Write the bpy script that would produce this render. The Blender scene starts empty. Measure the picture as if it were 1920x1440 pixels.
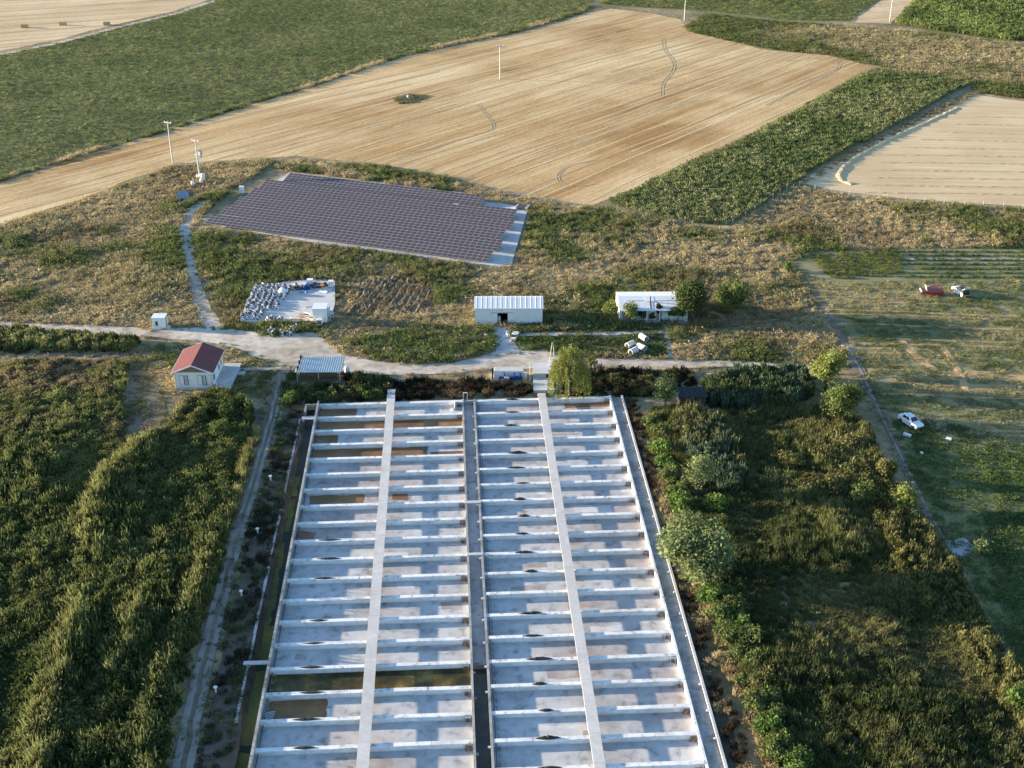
import bpy, math, random
import numpy as np
from mathutils import Vector, Matrix, Euler

# ---------------------------------------------------------------- camera, sky, sun, exposure
SC = bpy.context.scene
COL = SC.collection
F_PX, PITCH, YAW_B, ROLL, CAM_H = 2300.0, 0.476423, 0.0502426, -0.0026808, 90.0
SUN_EL, SUN_SH = 8.5, -9.0          # sun elevation; direction in which shadows fall (degrees from +X)

cam_d = bpy.data.cameras.new('camera'); cam = bpy.data.objects.new('camera', cam_d); COL.objects.link(cam)
cam_d.sensor_fit = 'HORIZONTAL'; cam_d.sensor_width = 36.0; cam_d.lens = F_PX / 1920 * 36
cam_d.clip_start = 0.5; cam_d.clip_end = 6000
cam.location = (0, 0, CAM_H)
_R = Matrix(((1, 0, 0), (0, math.sin(PITCH), -math.cos(PITCH)), (0, math.cos(PITCH), math.sin(PITCH))))   # columns right, up, back
cam.rotation_euler = (_R @ Matrix.Rotation(ROLL, 3, 'Z')).to_euler()
SC.camera = cam

world = bpy.data.worlds.new('World'); SC.world = world; world.use_nodes = True
wn = world.node_tree; bg = wn.nodes['Background']
sky = wn.nodes.new('ShaderNodeTexSky'); sky.sky_type = 'NISHITA'; sky.sun_disc = False
sky.sun_elevation = math.radians(SUN_EL); sky.sun_rotation = math.radians(-90 - SUN_SH)
sky.altitude = 100; sky.air_density = 1.0; sky.dust_density = 0.4; sky.ozone_density = 2.5
wn.links.new(sky.outputs[0], bg.inputs[0]); bg.inputs[1].default_value = 0.128

sun_d = bpy.data.lights.new('sun', 'SUN'); sun = bpy.data.objects.new('sun', sun_d); COL.objects.link(sun)
sun_d.energy = 5.0; sun_d.angle = math.radians(0.53); sun_d.color = (1.0, 0.82, 0.60)
_e, _a = math.radians(SUN_EL), math.radians(SUN_SH)
SUN_DIR = Vector((math.cos(_e) * math.cos(_a), math.cos(_e) * math.sin(_a), -math.sin(_e)))
sun.rotation_euler = SUN_DIR.to_track_quat('-Z', 'Y').to_euler(); sun.location = (-60, 200, 60)

vs = SC.view_settings; vs.view_transform = 'Standard'; vs.look = 'None'; vs.gamma = 1.0; vs.exposure = 1.85
vs.use_curve_mapping = False
SC.cycles.use_denoising = True
SC.cycles.max_bounces = 6; SC.cycles.diffuse_bounces = 3; SC.cycles.glossy_bounces = 3; SC.cycles.transparent_max_bounces = 6

# ---------------------------------------------------------------- pixels -> ground
def P(x, y, z=0.0):
    u = (x - 960.0) / F_PX; v = (y - 720.0) / F_PX
    c, s = math.cos(ROLL), math.sin(ROLL)
    u, v = c * u - s * v, s * u + c * v
    dy = math.cos(PITCH) - v * math.sin(PITCH); dz = -math.sin(PITCH) - v * math.cos(PITCH)
    t = (z - CAM_H) / dz
    return (u * t, dy * t)
def PP(l, z=0.0): return [P(x, y, z) for x, y in l]
CB, SB = math.cos(YAW_B), math.sin(YAW_B)
def B(u, w):                                  # basin coordinates (across, along) -> world
    return (u * CB - w * SB, u * SB + w * CB)
def toB(x, y): return (x * CB + y * SB, -x * SB + y * CB)

# ---------------------------------------------------------------- numpy noise
_rs = np.random.RandomState(7); _TAB = _rs.rand(8, 256, 256)
def vnoise(x, y, k=0):
    x = np.asarray(x, float); y = np.asarray(y, float)
    xi = np.floor(x).astype(int); yi = np.floor(y).astype(int); fx = x - xi; fy = y - yi
    fx = fx * fx * (3 - 2 * fx); fy = fy * fy * (3 - 2 * fy); T = _TAB[k % 8]
    a = T[xi & 255, yi & 255]; b = T[(xi + 1) & 255, yi & 255]; c = T[xi & 255, (yi + 1) & 255]; d = T[(xi + 1) & 255, (yi + 1) & 255]
    return (a * (1 - fx) + b * fx) * (1 - fy) + (c * (1 - fx) + d * fx) * fy
def fbm(x, y, sc=10.0, k=0, o=4):
    x = np.asarray(x, float) / sc; y = np.asarray(y, float) / sc; s = 0; a = .5; t = 0
    for i in range(o):
        s = s + a * vnoise(x * 2 ** i + 17.3 * i + 40, y * 2 ** i + 9.1 * i + 40, k + i); t += a; a *= .55
    return s / t
def inpoly(x, y, poly):
    x = np.asarray(x, float); y = np.asarray(y, float); r = np.zeros(x.shape, bool); n = len(poly)
    for i in range(n):
        x1, y1 = poly[i]; x2, y2 = poly[(i + 1) % n]
        if y1 == y2: continue
        c = ((y1 > y) != (y2 > y)) & (x < (x2 - x1) * (y - y1) / (y2 - y1) + x1); r ^= c
    return r
def dens_poly(poly, step=3.0, amp=0.0, sc=4.0, k=0):      # subdivide an outline and roughen it
    out = []; n = len(poly)
    for i in range(n):
        a = poly[i]; b = poly[(i + 1) % n]; d = math.dist(a, b); m = max(1, int(d / step))
        for j in range(m):
            t = j / m; out.append((a[0] + (b[0] - a[0]) * t, a[1] + (b[1] - a[1]) * t))
    if amp:
        q = np.array(out); nx = fbm(q[:, 0], q[:, 1], sc, k) - .5; ny = fbm(q[:, 0] + 91, q[:, 1] - 37, sc, k + 2) - .5
        out = [(float(a + amp * 2 * c), float(b + amp * 2 * d)) for (a, b), c, d in zip(out, nx, ny)]
    return out

# ---------------------------------------------------------------- materials
def rgb(r, g, b):                              # sRGB 0-255 -> linear
    f = lambda c: (c / 255 / 12.92) if c / 255 <= .04045 else ((c / 255 + .055) / 1.055) ** 2.4
    return (f(r), f(g), f(b))
MATS = {}
def _newmat(name):
    m = bpy.data.materials.new(name); m.use_nodes = True; MATS[name] = m
    nt = m.node_tree; return m, nt, nt.nodes['Principled BSDF']
def plain(name, col, rough=.6, metal=0.0, var=.12, vscale=1.5, bump=0.0, spec=.35):
    m, nt, b = _newmat(name); N = nt.nodes; L = nt.links
    tc = N.new('ShaderNodeTexCoord'); nz = N.new('ShaderNodeTexNoise'); nz.inputs['Scale'].default_value = vscale; nz.inputs['Detail'].default_value = 7
    L.new(tc.outputs['Object'], nz.inputs['Vector'])
    r = N.new('ShaderNodeValToRGB'); r.color_ramp.elements[0].position = .3; r.color_ramp.elements[1].position = .72
    r.color_ramp.elements[0].color = tuple(c * (1 - var) for c in col) + (1,); r.color_ramp.elements[1].color = tuple(min(1, c * (1 + var)) for c in col) + (1,)
    L.new(nz.outputs['Fac'], r.inputs['Fac']); L.new(r.outputs['Color'], b.inputs['Base Color'])
    b.inputs['Roughness'].default_value = rough; b.inputs['Metallic'].default_value = metal; b.inputs['Specular IOR Level'].default_value = spec
    if bump:
        bp = N.new('ShaderNodeBump'); bp.inputs['Strength'].default_value = bump; bp.inputs['Distance'].default_value = .05
        L.new(nz.outputs['Fac'], bp.inputs['Height']); L.new(bp.outputs['Normal'], b.inputs['Normal'])
    return m
def ramp_mat(name, layers, rough=.95, bump=0.0, bdist=.1, rot=0.0, spec=.15):
    """layers: list of (scale, (sx, sy), detail, [(pos, colour), ...], blend factor, mode); the first one is the base"""
    m, nt, b = _newmat(name); N = nt.nodes; L = nt.links
    tc = N.new('ShaderNodeTexCoord'); cur = None; last = None
    for i, (sc_, st, det, stops, fac, mode) in enumerate(layers):
        mp = N.new('ShaderNodeMapping'); mp.inputs['Rotation'].default_value = (0, 0, -rot); mp.inputs['Location'].default_value = (i * 13.7, i * 7.1, i * 3.3)
        mp2 = N.new('ShaderNodeMapping'); mp2.inputs['Scale'].default_value = (st[0], st[1], 1)
        L.new(tc.outputs['Object'], mp.inputs['Vector']); L.new(mp.outputs['Vector'], mp2.inputs['Vector'])
        nz = N.new('ShaderNodeTexNoise'); nz.inputs['Scale'].default_value = sc_; nz.inputs['Detail'].default_value = det; nz.inputs['Roughness'].default_value = .6
        L.new(mp2.outputs['Vector'], nz.inputs['Vector'])
        rp = N.new('ShaderNodeValToRGB'); el = rp.color_ramp.elements
        while len(el) < len(stops): el.new(.5)
        for e, (p_, c_) in zip(el, stops): e.position = p_; e.color = tuple(c_) + (1,)
        L.new(nz.outputs['Fac'], rp.inputs['Fac'])
        if cur is None: cur = rp.outputs['Color']
        else:
            mx = N.new('ShaderNodeMix'); mx.data_type = 'RGBA'; mx.blend_type = mode; mx.inputs[0].default_value = fac
            L.new(cur, mx.inputs[6]); L.new(rp.outputs['Color'], mx.inputs[7]); cur = mx.outputs[2]
        last = nz
    L.new(cur, b.inputs['Base Color']); b.inputs['Roughness'].default_value = rough; b.inputs['Specular IOR Level'].default_value = spec
    if bump:
        bp = N.new('ShaderNodeBump'); bp.inputs['Strength'].default_value = bump; bp.inputs['Distance'].default_value = bdist
        L.new(last.outputs['Fac'], bp.inputs['Height']); L.new(bp.outputs['Normal'], b.inputs['Normal'])
    return m
GREY = lambda v: (v, v, v)
def leaf_mat(name, source='INSTANCER', base=(1, 1, 1), trans=.35):
    m = bpy.data.materials.new(name); m.use_nodes = True; MATS[name] = m; nt = m.node_tree; N = nt.nodes; L = nt.links
    for n in list(N): N.remove(n)
    out = N.new('ShaderNodeOutputMaterial')
    tn = N.new('ShaderNodeAttribute'); tn.attribute_type = 'GEOMETRY'; tn.attribute_name = 'tone'
    mx = N.new('ShaderNodeMix'); mx.data_type = 'RGBA'; mx.blend_type = 'MULTIPLY'; mx.inputs[0].default_value = 1.0
    if source == 'INSTANCER':
        at = N.new('ShaderNodeAttribute'); at.attribute_type = 'INSTANCER'; at.attribute_name = 'col'; L.new(at.outputs['Color'], mx.inputs[6])
    else: mx.inputs[6].default_value = tuple(base) + (1,)
    L.new(tn.outputs['Color'], mx.inputs[7])
    d = N.new('ShaderNodeBsdfDiffuse'); t = N.new('ShaderNodeBsdfTranslucent'); ms = N.new('ShaderNodeMixShader'); ms.inputs[0].default_value = trans
    L.new(mx.outputs[2], d.inputs['Color']); L.new(mx.outputs[2], t.inputs['Color'])
    L.new(d.outputs[0], ms.inputs[1]); L.new(t.outputs[0], ms.inputs[2]); L.new(ms.outputs[0], out.inputs['Surface'])
    return m

# ---------------------------------------------------------------- mesh helpers
class MB:
    def __init__(s): s.v = []; s.f = []; s.m = []; s.sm = []
    def quad(s, pts, mi=0):
        n = len(s.v); s.v += [tuple(p) for p in pts]; s.f.append(tuple(range(n, n + len(pts)))); s.m.append(mi)
    def hexa(s, p, mi=0):                    # 8 points: bottom 4 ccw, top 4 ccw
        n = len(s.v); s.v += [tuple(q) for q in p]
        for f in ((3, 2, 1, 0), (4, 5, 6, 7), (0, 1, 5, 4), (1, 2, 6, 5), (2, 3, 7, 6), (3, 0, 4, 7)):
            s.f.append(tuple(n + i for i in f)); s.m.append(mi)
    def box(s, c, d, rz=0.0, mi=0, top=1.0):  # centre, full dims, taper at top
        cx, cy, cz = c; hx, hy, hz = d[0] / 2, d[1] / 2, d[2] / 2; co, si = math.cos(rz), math.sin(rz); p = []
        for z, k in ((-hz, 1.0), (hz, top)):
            for x, y in ((-hx, -hy), (hx, -hy), (hx, hy), (-hx, hy)):
                x *= k; y *= k; p.append((cx + x * co - y * si, cy + x * si + y * co, cz + z))
        s.hexa(p, mi)
    def tube(s, a, b, r0, r1=None, n=8, mi=0, caps=True):
        r1 = r0 if r1 is None else r1; a = Vector(a); b = Vector(b); d = (b - a)
        if d.length < 1e-6: return
        d.normalize(); u = d.orthogonal().normalized(); w = d.cross(u); k = len(s.v)
        for c, r in ((a, r0), (b, r1)):
            for i in range(n):
                t = 2 * math.pi * i / n; s.v.append(tuple(c + u * (r * math.cos(t)) + w * (r * math.sin(t))))
        for i in range(n):
            j = (i + 1) % n; s.f.append((k + i, k + j, k + n + j, k + n + i)); s.m.append(mi)
        if caps:
            s.f.append(tuple(k + i for i in range(n))[::-1]); s.m.append(mi); s.f.append(tuple(k + n + i for i in range(n))); s.m.append(mi)
    def prism(s, poly, z0, z1, mi=0):
        n = len(poly); k = len(s.v); s.v += [(x, y, z0) for x, y in poly] + [(x, y, z1) for x, y in poly]
        s.f.append(tuple(range(k, k + n))[::-1]); s.m.append(mi); s.f.append(tuple(range(k + n, k + 2 * n))); s.m.append(mi)
        for i in range(n):
            j = (i + 1) % n; s.f.append((k + i, k + j, k + n + j, k + n + i)); s.m.append(mi)
    def lathe(s, prof, c=(0, 0, 0), n=12, mi=0):
        k = len(s.v)
        for r, z in prof:
            for i in range(n):
                t = 2 * math.pi * i / n; s.v.append((c[0] + r * math.cos(t), c[1] + r * math.sin(t), c[2] + z))
        for q in range(len(prof) - 1):
            for i in range(n):
                j = (i + 1) % n; s.f.append((k + q * n + i, k + q * n + j, k + (q + 1) * n + j, k + (q + 1) * n + i)); s.m.append(mi)
        s.f.append(tuple(k + i for i in range(n))[::-1]); s.m.append(mi)
        s.f.append(tuple(k + (len(prof) - 1) * n + i for i in range(n))); s.m.append(mi)
    def mesh(s, name, mats):
        me = bpy.data.meshes.new(name); me.from_pydata(s.v, [], s.f); me.validate()
        for m in (mats if isinstance(mats, (list, tuple)) else [mats]): me.materials.append(MATS[m] if isinstance(m, str) else m)
        if len(me.polygons) == len(s.m): me.polygons.foreach_set('material_index', s.m)
        me.update(); return me
    def build(s, name, mats, parent=None, loc=None, rz=0.0):
        return ob(name, s.mesh(name, mats), parent, loc, rz)
def ob(name, me, parent=None, loc=None, rz=0.0):
    o = bpy.data.objects.new(name, me); COL.objects.link(o)
    if loc is not None: o.location = loc
    if rz: o.rotation_euler = (0, 0, rz)
    if parent is not None: o.parent = parent
    return o
def tag(o, label=None, cat=None, group=None, kind=None):
    if label: o['label'] = label
    if cat: o['category'] = cat
    if group: o['group'] = group
    if kind: o['kind'] = kind
    return o
def thing(name, label, cat, loc=(0, 0, 0), rz=0.0, group=None):
    o = bpy.data.objects.new(name, None); COL.objects.link(o); o.location = loc; o.rotation_euler = (0, 0, rz); o.empty_display_size = .3
    return tag(o, label, cat, group)
def copy_tree(o, loc=None, rz=None, label=None, parent=None, scale=None):
    c = o.copy(); COL.objects.link(c); c.parent = parent
    if loc is not None: c.location = loc
    if rz is not None: c.rotation_euler = (0, 0, rz)
    if scale is not None: c.scale = scale if isinstance(scale, (tuple, list)) else (scale,) * 3
    if label: c['label'] = label
    for ch in o.children: copy_tree(ch, parent=c)
    return c
def sheet(name, poly, z, mat, kind='structure', label=None, cat=None, parent=None):
    import bmesh
    bm = bmesh.new(); vs_ = [bm.verts.new((x, y, z)) for x, y in poly]; f = bm.faces.new(vs_)
    bmesh.ops.triangulate(bm, faces=[f]); bmesh.ops.recalc_face_normals(bm, faces=bm.faces)
    if sum(f.normal.z for f in bm.faces) < 0: bmesh.ops.reverse_faces(bm, faces=bm.faces)
    me = bpy.data.meshes.new(name); bm.to_mesh(me); bm.free(); me.materials.append(MATS[mat])
    o = ob(name, me, parent); return tag(o, label, cat, kind=kind)

# ---------------------------------------------------------------- scatter of leaf clumps (uncountable vegetation)
def set_tone(me, tone):
    a = me.attributes.new('tone', 'FLOAT_COLOR', 'CORNER'); t = np.repeat(np.asarray(tone), 1)
    n = len(me.loops); arr = np.ones((n, 4), np.float32); arr[:, :3] = np.asarray(tone, np.float32).reshape(-1, 1) if np.ndim(tone) == 1 else tone
    a.data.foreach_set('color', arr.ravel())
def cards_mesh(name, quads, tones, mat):
    """quads: (n,4,3) array; tones: (n,) brightness"""
    q = np.asarray(quads, np.float32); n = len(q); me = bpy.data.meshes.new(name)
    me.vertices.add(n * 4); me.vertices.foreach_set('co', q.reshape(-1)); me.loops.add(n * 4); me.loops.foreach_set('vertex_index', np.arange(n * 4, dtype=np.int32))
    me.polygons.add(n); me.polygons.foreach_set('loop_start', np.arange(0, n * 4, 4, dtype=np.int32)); me.update(calc_edges=True)
    me.materials.append(MATS[mat]); t = np.asarray(tones, np.float32)
    set_tone(me, np.repeat(t, 4) if t.ndim == 1 else np.repeat(t, 4, axis=0)); return me
def blades(rs, n, rad, h0, h1, wid, bend):
    """upright bent blades, two quads each"""
    a = rs.rand(n) * 6.283; r = rad * np.sqrt(rs.rand(n)); bx = r * np.cos(a); by = r * np.sin(a)
    h = h0 + (h1 - h0) * rs.rand(n); da = a + rs.randn(n) * .9; be = bend * (.3 + rs.rand(n)) * h
    fa = rs.rand(n) * 6.283; wx = np.cos(fa) * wid; wy = np.sin(fa) * wid; Q = []
    mx, my, mz = bx + .35 * be * np.cos(da), by + .35 * be * np.sin(da), h * .62
    tx, ty, tz = bx + be * np.cos(da), by + be * np.sin(da), h * (1 - .25 * bend)
    z = np.zeros(n)
    st = lambda *c: np.stack(c, -1)
    q1 = np.stack([st(bx - wx, by - wy, z - .02), st(bx + wx, by + wy, z - .02), st(mx + wx, my + wy, mz), st(mx - wx, my - wy, mz)], 1)
    q2 = np.stack([st(mx - wx, my - wy, mz), st(mx + wx, my + wy, mz), st(tx + wx * .25, ty + wy * .25, tz), st(tx - wx * .25, ty - wy * .25, tz)], 1)
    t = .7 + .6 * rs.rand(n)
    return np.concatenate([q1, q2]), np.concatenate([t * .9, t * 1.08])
def leaves(rs, c, nrm_up, size, asp=.6):
    """random leaf cards at points c; normals loosely up by nrm_up"""
    n = len(c); d = rs.randn(n, 3); d[:, 2] += nrm_up; d /= np.linalg.norm(d, axis=1)[:, None] + 1e-6
    t = rs.randn(n, 3); u = np.cross(d, t); u /= np.linalg.norm(u, axis=1)[:, None] + 1e-6; w = np.cross(d, u)
    s = (size * (.6 + .8 * rs.rand(n)))[:, None]; u = u * s * .5; w = w * s * .5 * asp
    return np.stack([c - u, c - w, c + u, c + w], 1)
def dome_pts(rs, n, fill=.45):
    d = rs.randn(n, 3); d[:, 2] = np.abs(d[:, 2]); d /= np.linalg.norm(d, axis=1)[:, None]
    r = 1 - fill * rs.rand(n) ** 1.5; return d * r[:, None]
def proto(name, quads, tones): return bpy.data.objects.new(name, cards_mesh(name, quads, tones, 'foliage'))
def scatter(name, label, cat, X, Y, col, scl, protos, Z=None, seed=1, tilt=.12, parent=None):
    n = len(X); rs = np.random.RandomState(seed); me = bpy.data.meshes.new(name)
    co = np.zeros((n, 3), np.float32); co[:, 0] = X; co[:, 1] = Y
    if Z is not None: co[:, 2] = Z
    me.vertices.add(n); me.vertices.foreach_set('co', co.ravel())
    a = me.attributes.new('col', 'FLOAT_COLOR', 'POINT'); c4 = np.ones((n, 4), np.float32); c4[:, :3] = col; a.data.foreach_set('color', c4.ravel())
    a = me.attributes.new('scl', 'FLOAT_VECTOR', 'POINT'); s3 = np.asarray(scl, np.float32); s3 = np.repeat(s3[:, None], 3, 1) if s3.ndim == 1 else s3
    a.data.foreach_set('vector', s3.ravel())
    a = me.attributes.new('rot', 'FLOAT_VECTOR', 'POINT'); r3 = np.zeros((n, 3), np.float32); r3[:, :2] = rs.randn(n, 2) * tilt; r3[:, 2] = rs.rand(n) * 6.283; a.data.foreach_set('vector', r3.ravel())
    a = me.attributes.new('idx', 'INT', 'POINT'); a.data.foreach_set('value', rs.randint(0, len(protos), n).astype(np.int32))
    o = ob(name, me, parent); tag(o, label, cat, kind='stuff')
    ng = bpy.data.node_groups.new('scatter_' + name, 'GeometryNodeTree'); N = ng.nodes; L = ng.links
    ng.interface.new_socket('Geometry', in_out='INPUT', socket_type='NodeSocketGeometry'); ng.interface.new_socket('Geometry', in_out='OUTPUT', socket_type='NodeSocketGeometry')
    gi = N.new('NodeGroupInput'); go = N.new('NodeGroupOutput'); io = N.new('GeometryNodeInstanceOnPoints'); jn = N.new('GeometryNodeJoinGeometry')
    for p in protos:
        oi = N.new('GeometryNodeObjectInfo'); oi.inputs['Object'].default_value = p; gt = N.new('GeometryNodeGeometryToInstance')
        L.new(oi.outputs['Geometry'], gt.inputs[0]); L.new(gt.outputs[0], jn.inputs[0])
    def at(nm, ty):
        q = N.new('GeometryNodeInputNamedAttribute'); q.data_type = ty; q.inputs['Name'].default_value = nm
        return [s_ for s_ in q.outputs if s_.enabled and s_.name == 'Attribute'][0]
    L.new(gi.outputs[0], io.inputs['Points']); L.new(jn.outputs[0], io.inputs['Instance']); io.inputs['Pick Instance'].default_value = True
    L.new(at('idx', 'INT'), io.inputs['Instance Index']); L.new(at('rot', 'FLOAT_VECTOR'), io.inputs['Rotation']); L.new(at('scl', 'FLOAT_VECTOR'), io.inputs['Scale'])
    L.new(io.outputs[0], go.inputs[0])
    md = o.modifiers.new('scatter', 'NODES'); md.node_group = ng
    return o
def sample(poly, dens, seed):
    xs = [p[0] for p in poly]; ys = [p[1] for p in poly]; x0, x1, y0, y1 = min(xs), max(xs), min(ys), max(ys)
    rs = np.random.RandomState(seed); n = int((x1 - x0) * (y1 - y0) * dens); x = x0 + (x1 - x0) * rs.rand(n); y = y0 + (y1 - y0) * rs.rand(n)
    k = inpoly(x, y, poly); return x[k], y[k], rs
def mixc(a, b, t): t = np.clip(t, 0, 1)[:, None]; return np.asarray(a) * (1 - t) + np.asarray(b) * t
# ================================================================ MATERIALS
leaf_mat('foliage')
STRAW = [(.30, (.33, .235, .13)), (.55, (.46, .34, .20)), (.75, (.56, .44, .28))]
ramp_mat('ground_mat', [(.035, (1, 1), 8, [(.35, (.15, .14, .07)), (.5, (.28, .225, .13)), (.66, (.42, .33, .20))], 1, 'MIX'),
                        (.6, (1, 1), 8, [(.3, GREY(.45)), (.7, GREY(1.25))], 1, 'MULTIPLY')], bump=.6, bdist=.25)
ANG = math.radians(51)
ramp_mat('stubble_mat', [(.02, (1, 1), 6, [(.38, (.44, .285, .13)), (.5, (.60, .43, .225)), (.64, (.70, .54, .315))], 1, 'MIX'),
                         (1.0, (.012, .33), 5, [(.36, (.80, .74, .68)), (.5, GREY(1.0)), (.64, GREY(1.06))], 1, 'MULTIPLY'),
                         (1.0, (.03, 1.3), 4, [(.3, GREY(.82)), (.7, GREY(1.08))], 1, 'MULTIPLY'), (1.0, (.006, .05), 4, [(.40, (.80, .70, .58)), (.54, GREY(1.0))], 1, 'MULTIPLY'),
                         (.9, (1, 1), 7, [(.3, GREY(.86)), (.7, GREY(1.12))], 1, 'MULTIPLY')], bump=.35, bdist=.15, rot=ANG)
ramp_mat('stubble_far', [(.02, (1, 1), 6, [(.36, (.52, .375, .21)), (.7, (.66, .51, .32))], 1, 'MIX'),
                         (1.0, (.012, .25), 5, [(.34, GREY(.75)), (.66, GREY(1.1))], 1, 'MULTIPLY'),
                         (.8, (1, 1), 6, [(.3, GREY(.88)), (.7, GREY(1.1))], 1, 'MULTIPLY')], bump=.3, bdist=.15, rot=math.radians(20))
ramp_mat('stubble_right', [(.05, (1, 1), 6, [(.36, (.54, .40, .235)), (.7, (.64, .50, .31))], 1, 'MIX'),
                           (1.0, (.05, .8), 5, [(.3, GREY(.85)), (.7, GREY(1.1))], 1, 'MULTIPLY')], bump=.3, bdist=.1, rot=math.radians(-4))
ramp_mat('straw_light', [(.8, (1, 1), 7, [(.3, (.48, .35, .18)), (.7, (.66, .51, .29))], 1, 'MIX')], bump=.5, bdist=.08)
ramp_mat('track_straw', [(.8, (1, 1), 7, [(.3, (.45, .32, .175)), (.7, (.55, .405, .235))], 1, 'MIX')])
ramp_mat('straw_dark', [(.8, (1, 1), 7, [(.3, (.36, .235, .12)), (.7, (.49, .34, .185))], 1, 'MIX')], bump=.5, bdist=.08)
ramp_mat('field_soil', [(.06, (1, 1), 8, [(.35, (.14, .155, .065)), (.65, (.20, .20, .095))], 1, 'MIX'), (.8, (1, 1), 6, [(.3, GREY(.7)), (.7, GREY(1.2))], 1, 'MULTIPLY')], bump=.5, bdist=.2)
ramp_mat('garden_soil', [(.06, (1, 1), 8, [(.35, (.17, .175, .08)), (.55, (.26, .24, .125)), (.7, (.36, .31, .18))], 1, 'MIX'), (.9, (.15, 1.2), 6, [(.3, GREY(.65)), (.7, GREY(1.2))], 1, 'MULTIPLY')], bump=.5, bdist=.15)
ramp_mat('gravel', [(.07, (1, 1), 8, [(.34, (.40, .345, .28)), (.52, (.54, .475, .40)), (.7, (.62, .555, .48))], 1, 'MIX'), (.8, (1, 1), 8, [(.33, GREY(.70)), (.55, GREY(1.0)), (.72, GREY(1.15))], 1, 'MULTIPLY'), (.18, (1, 1), 5, [(.38, (.74, .70, .64)), (.5, GREY(1.0))], 1, 'MULTIPLY')], bump=.25, bdist=.06)
ramp_mat('dirt_track', [(.1, (1, 1), 8, [(.34, (.15, .125, .085)), (.6, (.24, .205, .155)), (.72, (.33, .29, .23))], 1, 'MIX'), (1.2, (1, 1), 8, [(.3, GREY(.7)), (.7, GREY(1.15))], 1, 'MULTIPLY')], bump=.3, bdist=.08)
ramp_mat('rut', [(.35, (1, 1), 8, [(.34, (.20, .18, .15)), (.7, (.36, .335, .295))], 1, 'MIX')], bump=.2, bdist=.05)
ramp_mat('bare_soil', [(.15, (1, 1), 8, [(.34, (.10, .085, .06)), (.6, (.16, .14, .105)), (.72, (.21, .18, .13))], 1, 'MIX')], bump=.4, bdist=.1)
ramp_mat('bank_soil', [(.35, (1, 1), 8, [(.34, (.085, .07, .05)), (.6, (.15, .125, .095)), (.72, (.22, .19, .15))], 1, 'MIX')], bump=.5, bdist=.1)
ramp_mat('sediment', [(.6, (1, 1), 9, [(.34, (.30, .255, .235)), (.6, (.41, .37, .35)), (.72, (.48, .455, .44))], 1, 'MIX')], rough=.8)
ramp_mat('lime', [(.6, (1, 1), 9, [(.34, (.50, .49, .48)), (.7, (.66, .65, .64))], 1, 'MIX')], rough=.85)
ramp_mat('ditch_soil', [(.3, (1, 1), 8, [(.34, (.05, .042, .03)), (.6, (.10, .085, .062)), (.72, (.17, .15, .12))], 1, 'MIX')], bump=.5, bdist=.12)
ramp_mat('concrete', [(.14, (1, 1), 9, [(.33, (.36, .355, .35)), (.52, (.48, .475, .47)), (.7, (.56, .555, .55))], 1, 'MIX'), (.9, (1, 1), 8, [(.3, GREY(.78)), (.65, GREY(1.06))], 1, 'MULTIPLY')], rough=.85, bump=.12, bdist=.03, spec=.25)
ramp_mat('concrete_old', [(.5, (1, 1), 9, [(.33, (.22, .215, .20)), (.52, (.36, .35, .33)), (.7, (.47, .46, .44))], 1, 'MIX'), (2.2, (1, 1), 8, [(.3, GREY(.65)), (.65, GREY(1.08))], 1, 'MULTIPLY')], rough=.9, bump=.25, bdist=.03)
ramp_mat('slab_mat', [(.4, (1, 1), 8, [(.33, (.47, .455, .44)), (.7, (.58, .565, .55))], 1, 'MIX'), (3, (1, 1), 6, [(.3, GREY(.9)), (.65, GREY(1.05))], 1, 'MULTIPLY')], rough=.85, bump=.1, bdist=.02)
ramp_mat('basin_floor', [(.16, (1, 1), 9, [(.32, (.36, .36, .36)), (.5, (.48, .48, .48)), (.7, (.56, .56, .555))], 1, 'MIX'),
                         (.055, (1, 1), 4, [(.36, (.86, .78, .75)), (.5, GREY(1.0))], 1, 'MULTIPLY'),
                         (.8, (1, 1), 9, [(.32, GREY(.55)), (.46, GREY(.93)), (.65, GREY(1.06))], 1, 'MULTIPLY')], rough=.75, bump=.08, bdist=.02, spec=.3)
ramp_mat('divider_cap', [(.35, (1, 1), 9, [(.32, (.56, .56, .56)), (.5, (.74, .74, .74)), (.7, (.80, .80, .795))], 1, 'MIX'), (1.4, (1, 1), 9, [(.32, GREY(.45)), (.44, GREY(.92)), (.65, GREY(1.05))], 1, 'MULTIPLY')], rough=.8, bump=.15, bdist=.03)
ramp_mat('divider_face', [(.3, (1, 3), 9, [(.32, (.56, .56, .56)), (.5, (.70, .70, .70)), (.7, (.76, .76, .76))], 1, 'MIX'), (1.6, (1, 1), 8, [(.3, GREY(.8)), (.65, GREY(1.06))], 1, 'MULTIPLY')], rough=.85)
ramp_mat('divider_stain', [(.5, (1, 2), 9, [(.32, (.44, .44, .435)), (.5, (.56, .56, .555)), (.7, (.64, .64, .63))], 1, 'MIX')], rough=.85)
ramp_mat('channel_wet', [(.35, (1, 1), 9, [(.34, (.035, .032, .022)), (.55, (.06, .055, .035)), (.72, (.13, .105, .06))], 1, 'MIX')], rough=.25, spec=.5)
ramp_mat('silt', [(2, (1, 1), 6, [(.3, (.03, .028, .026)), (.7, (.075, .07, .06))], 1, 'MIX')], bump=.6, bdist=.05)
ramp_mat('rusty_water', [(.25, (1, 1), 8, [(.33, (.14, .072, .034)), (.55, (.24, .13, .055)), (.72, (.34, .21, .09))], 1, 'MIX')], rough=.3, spec=.25)
ramp_mat('olive_water', [(.3, (1, 1), 8, [(.36, (.03, .028, .014)), (.52, (.09, .07, .022)), (.66, (.28, .19, .05))], 1, 'MIX')], rough=.3, spec=.2)
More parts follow.
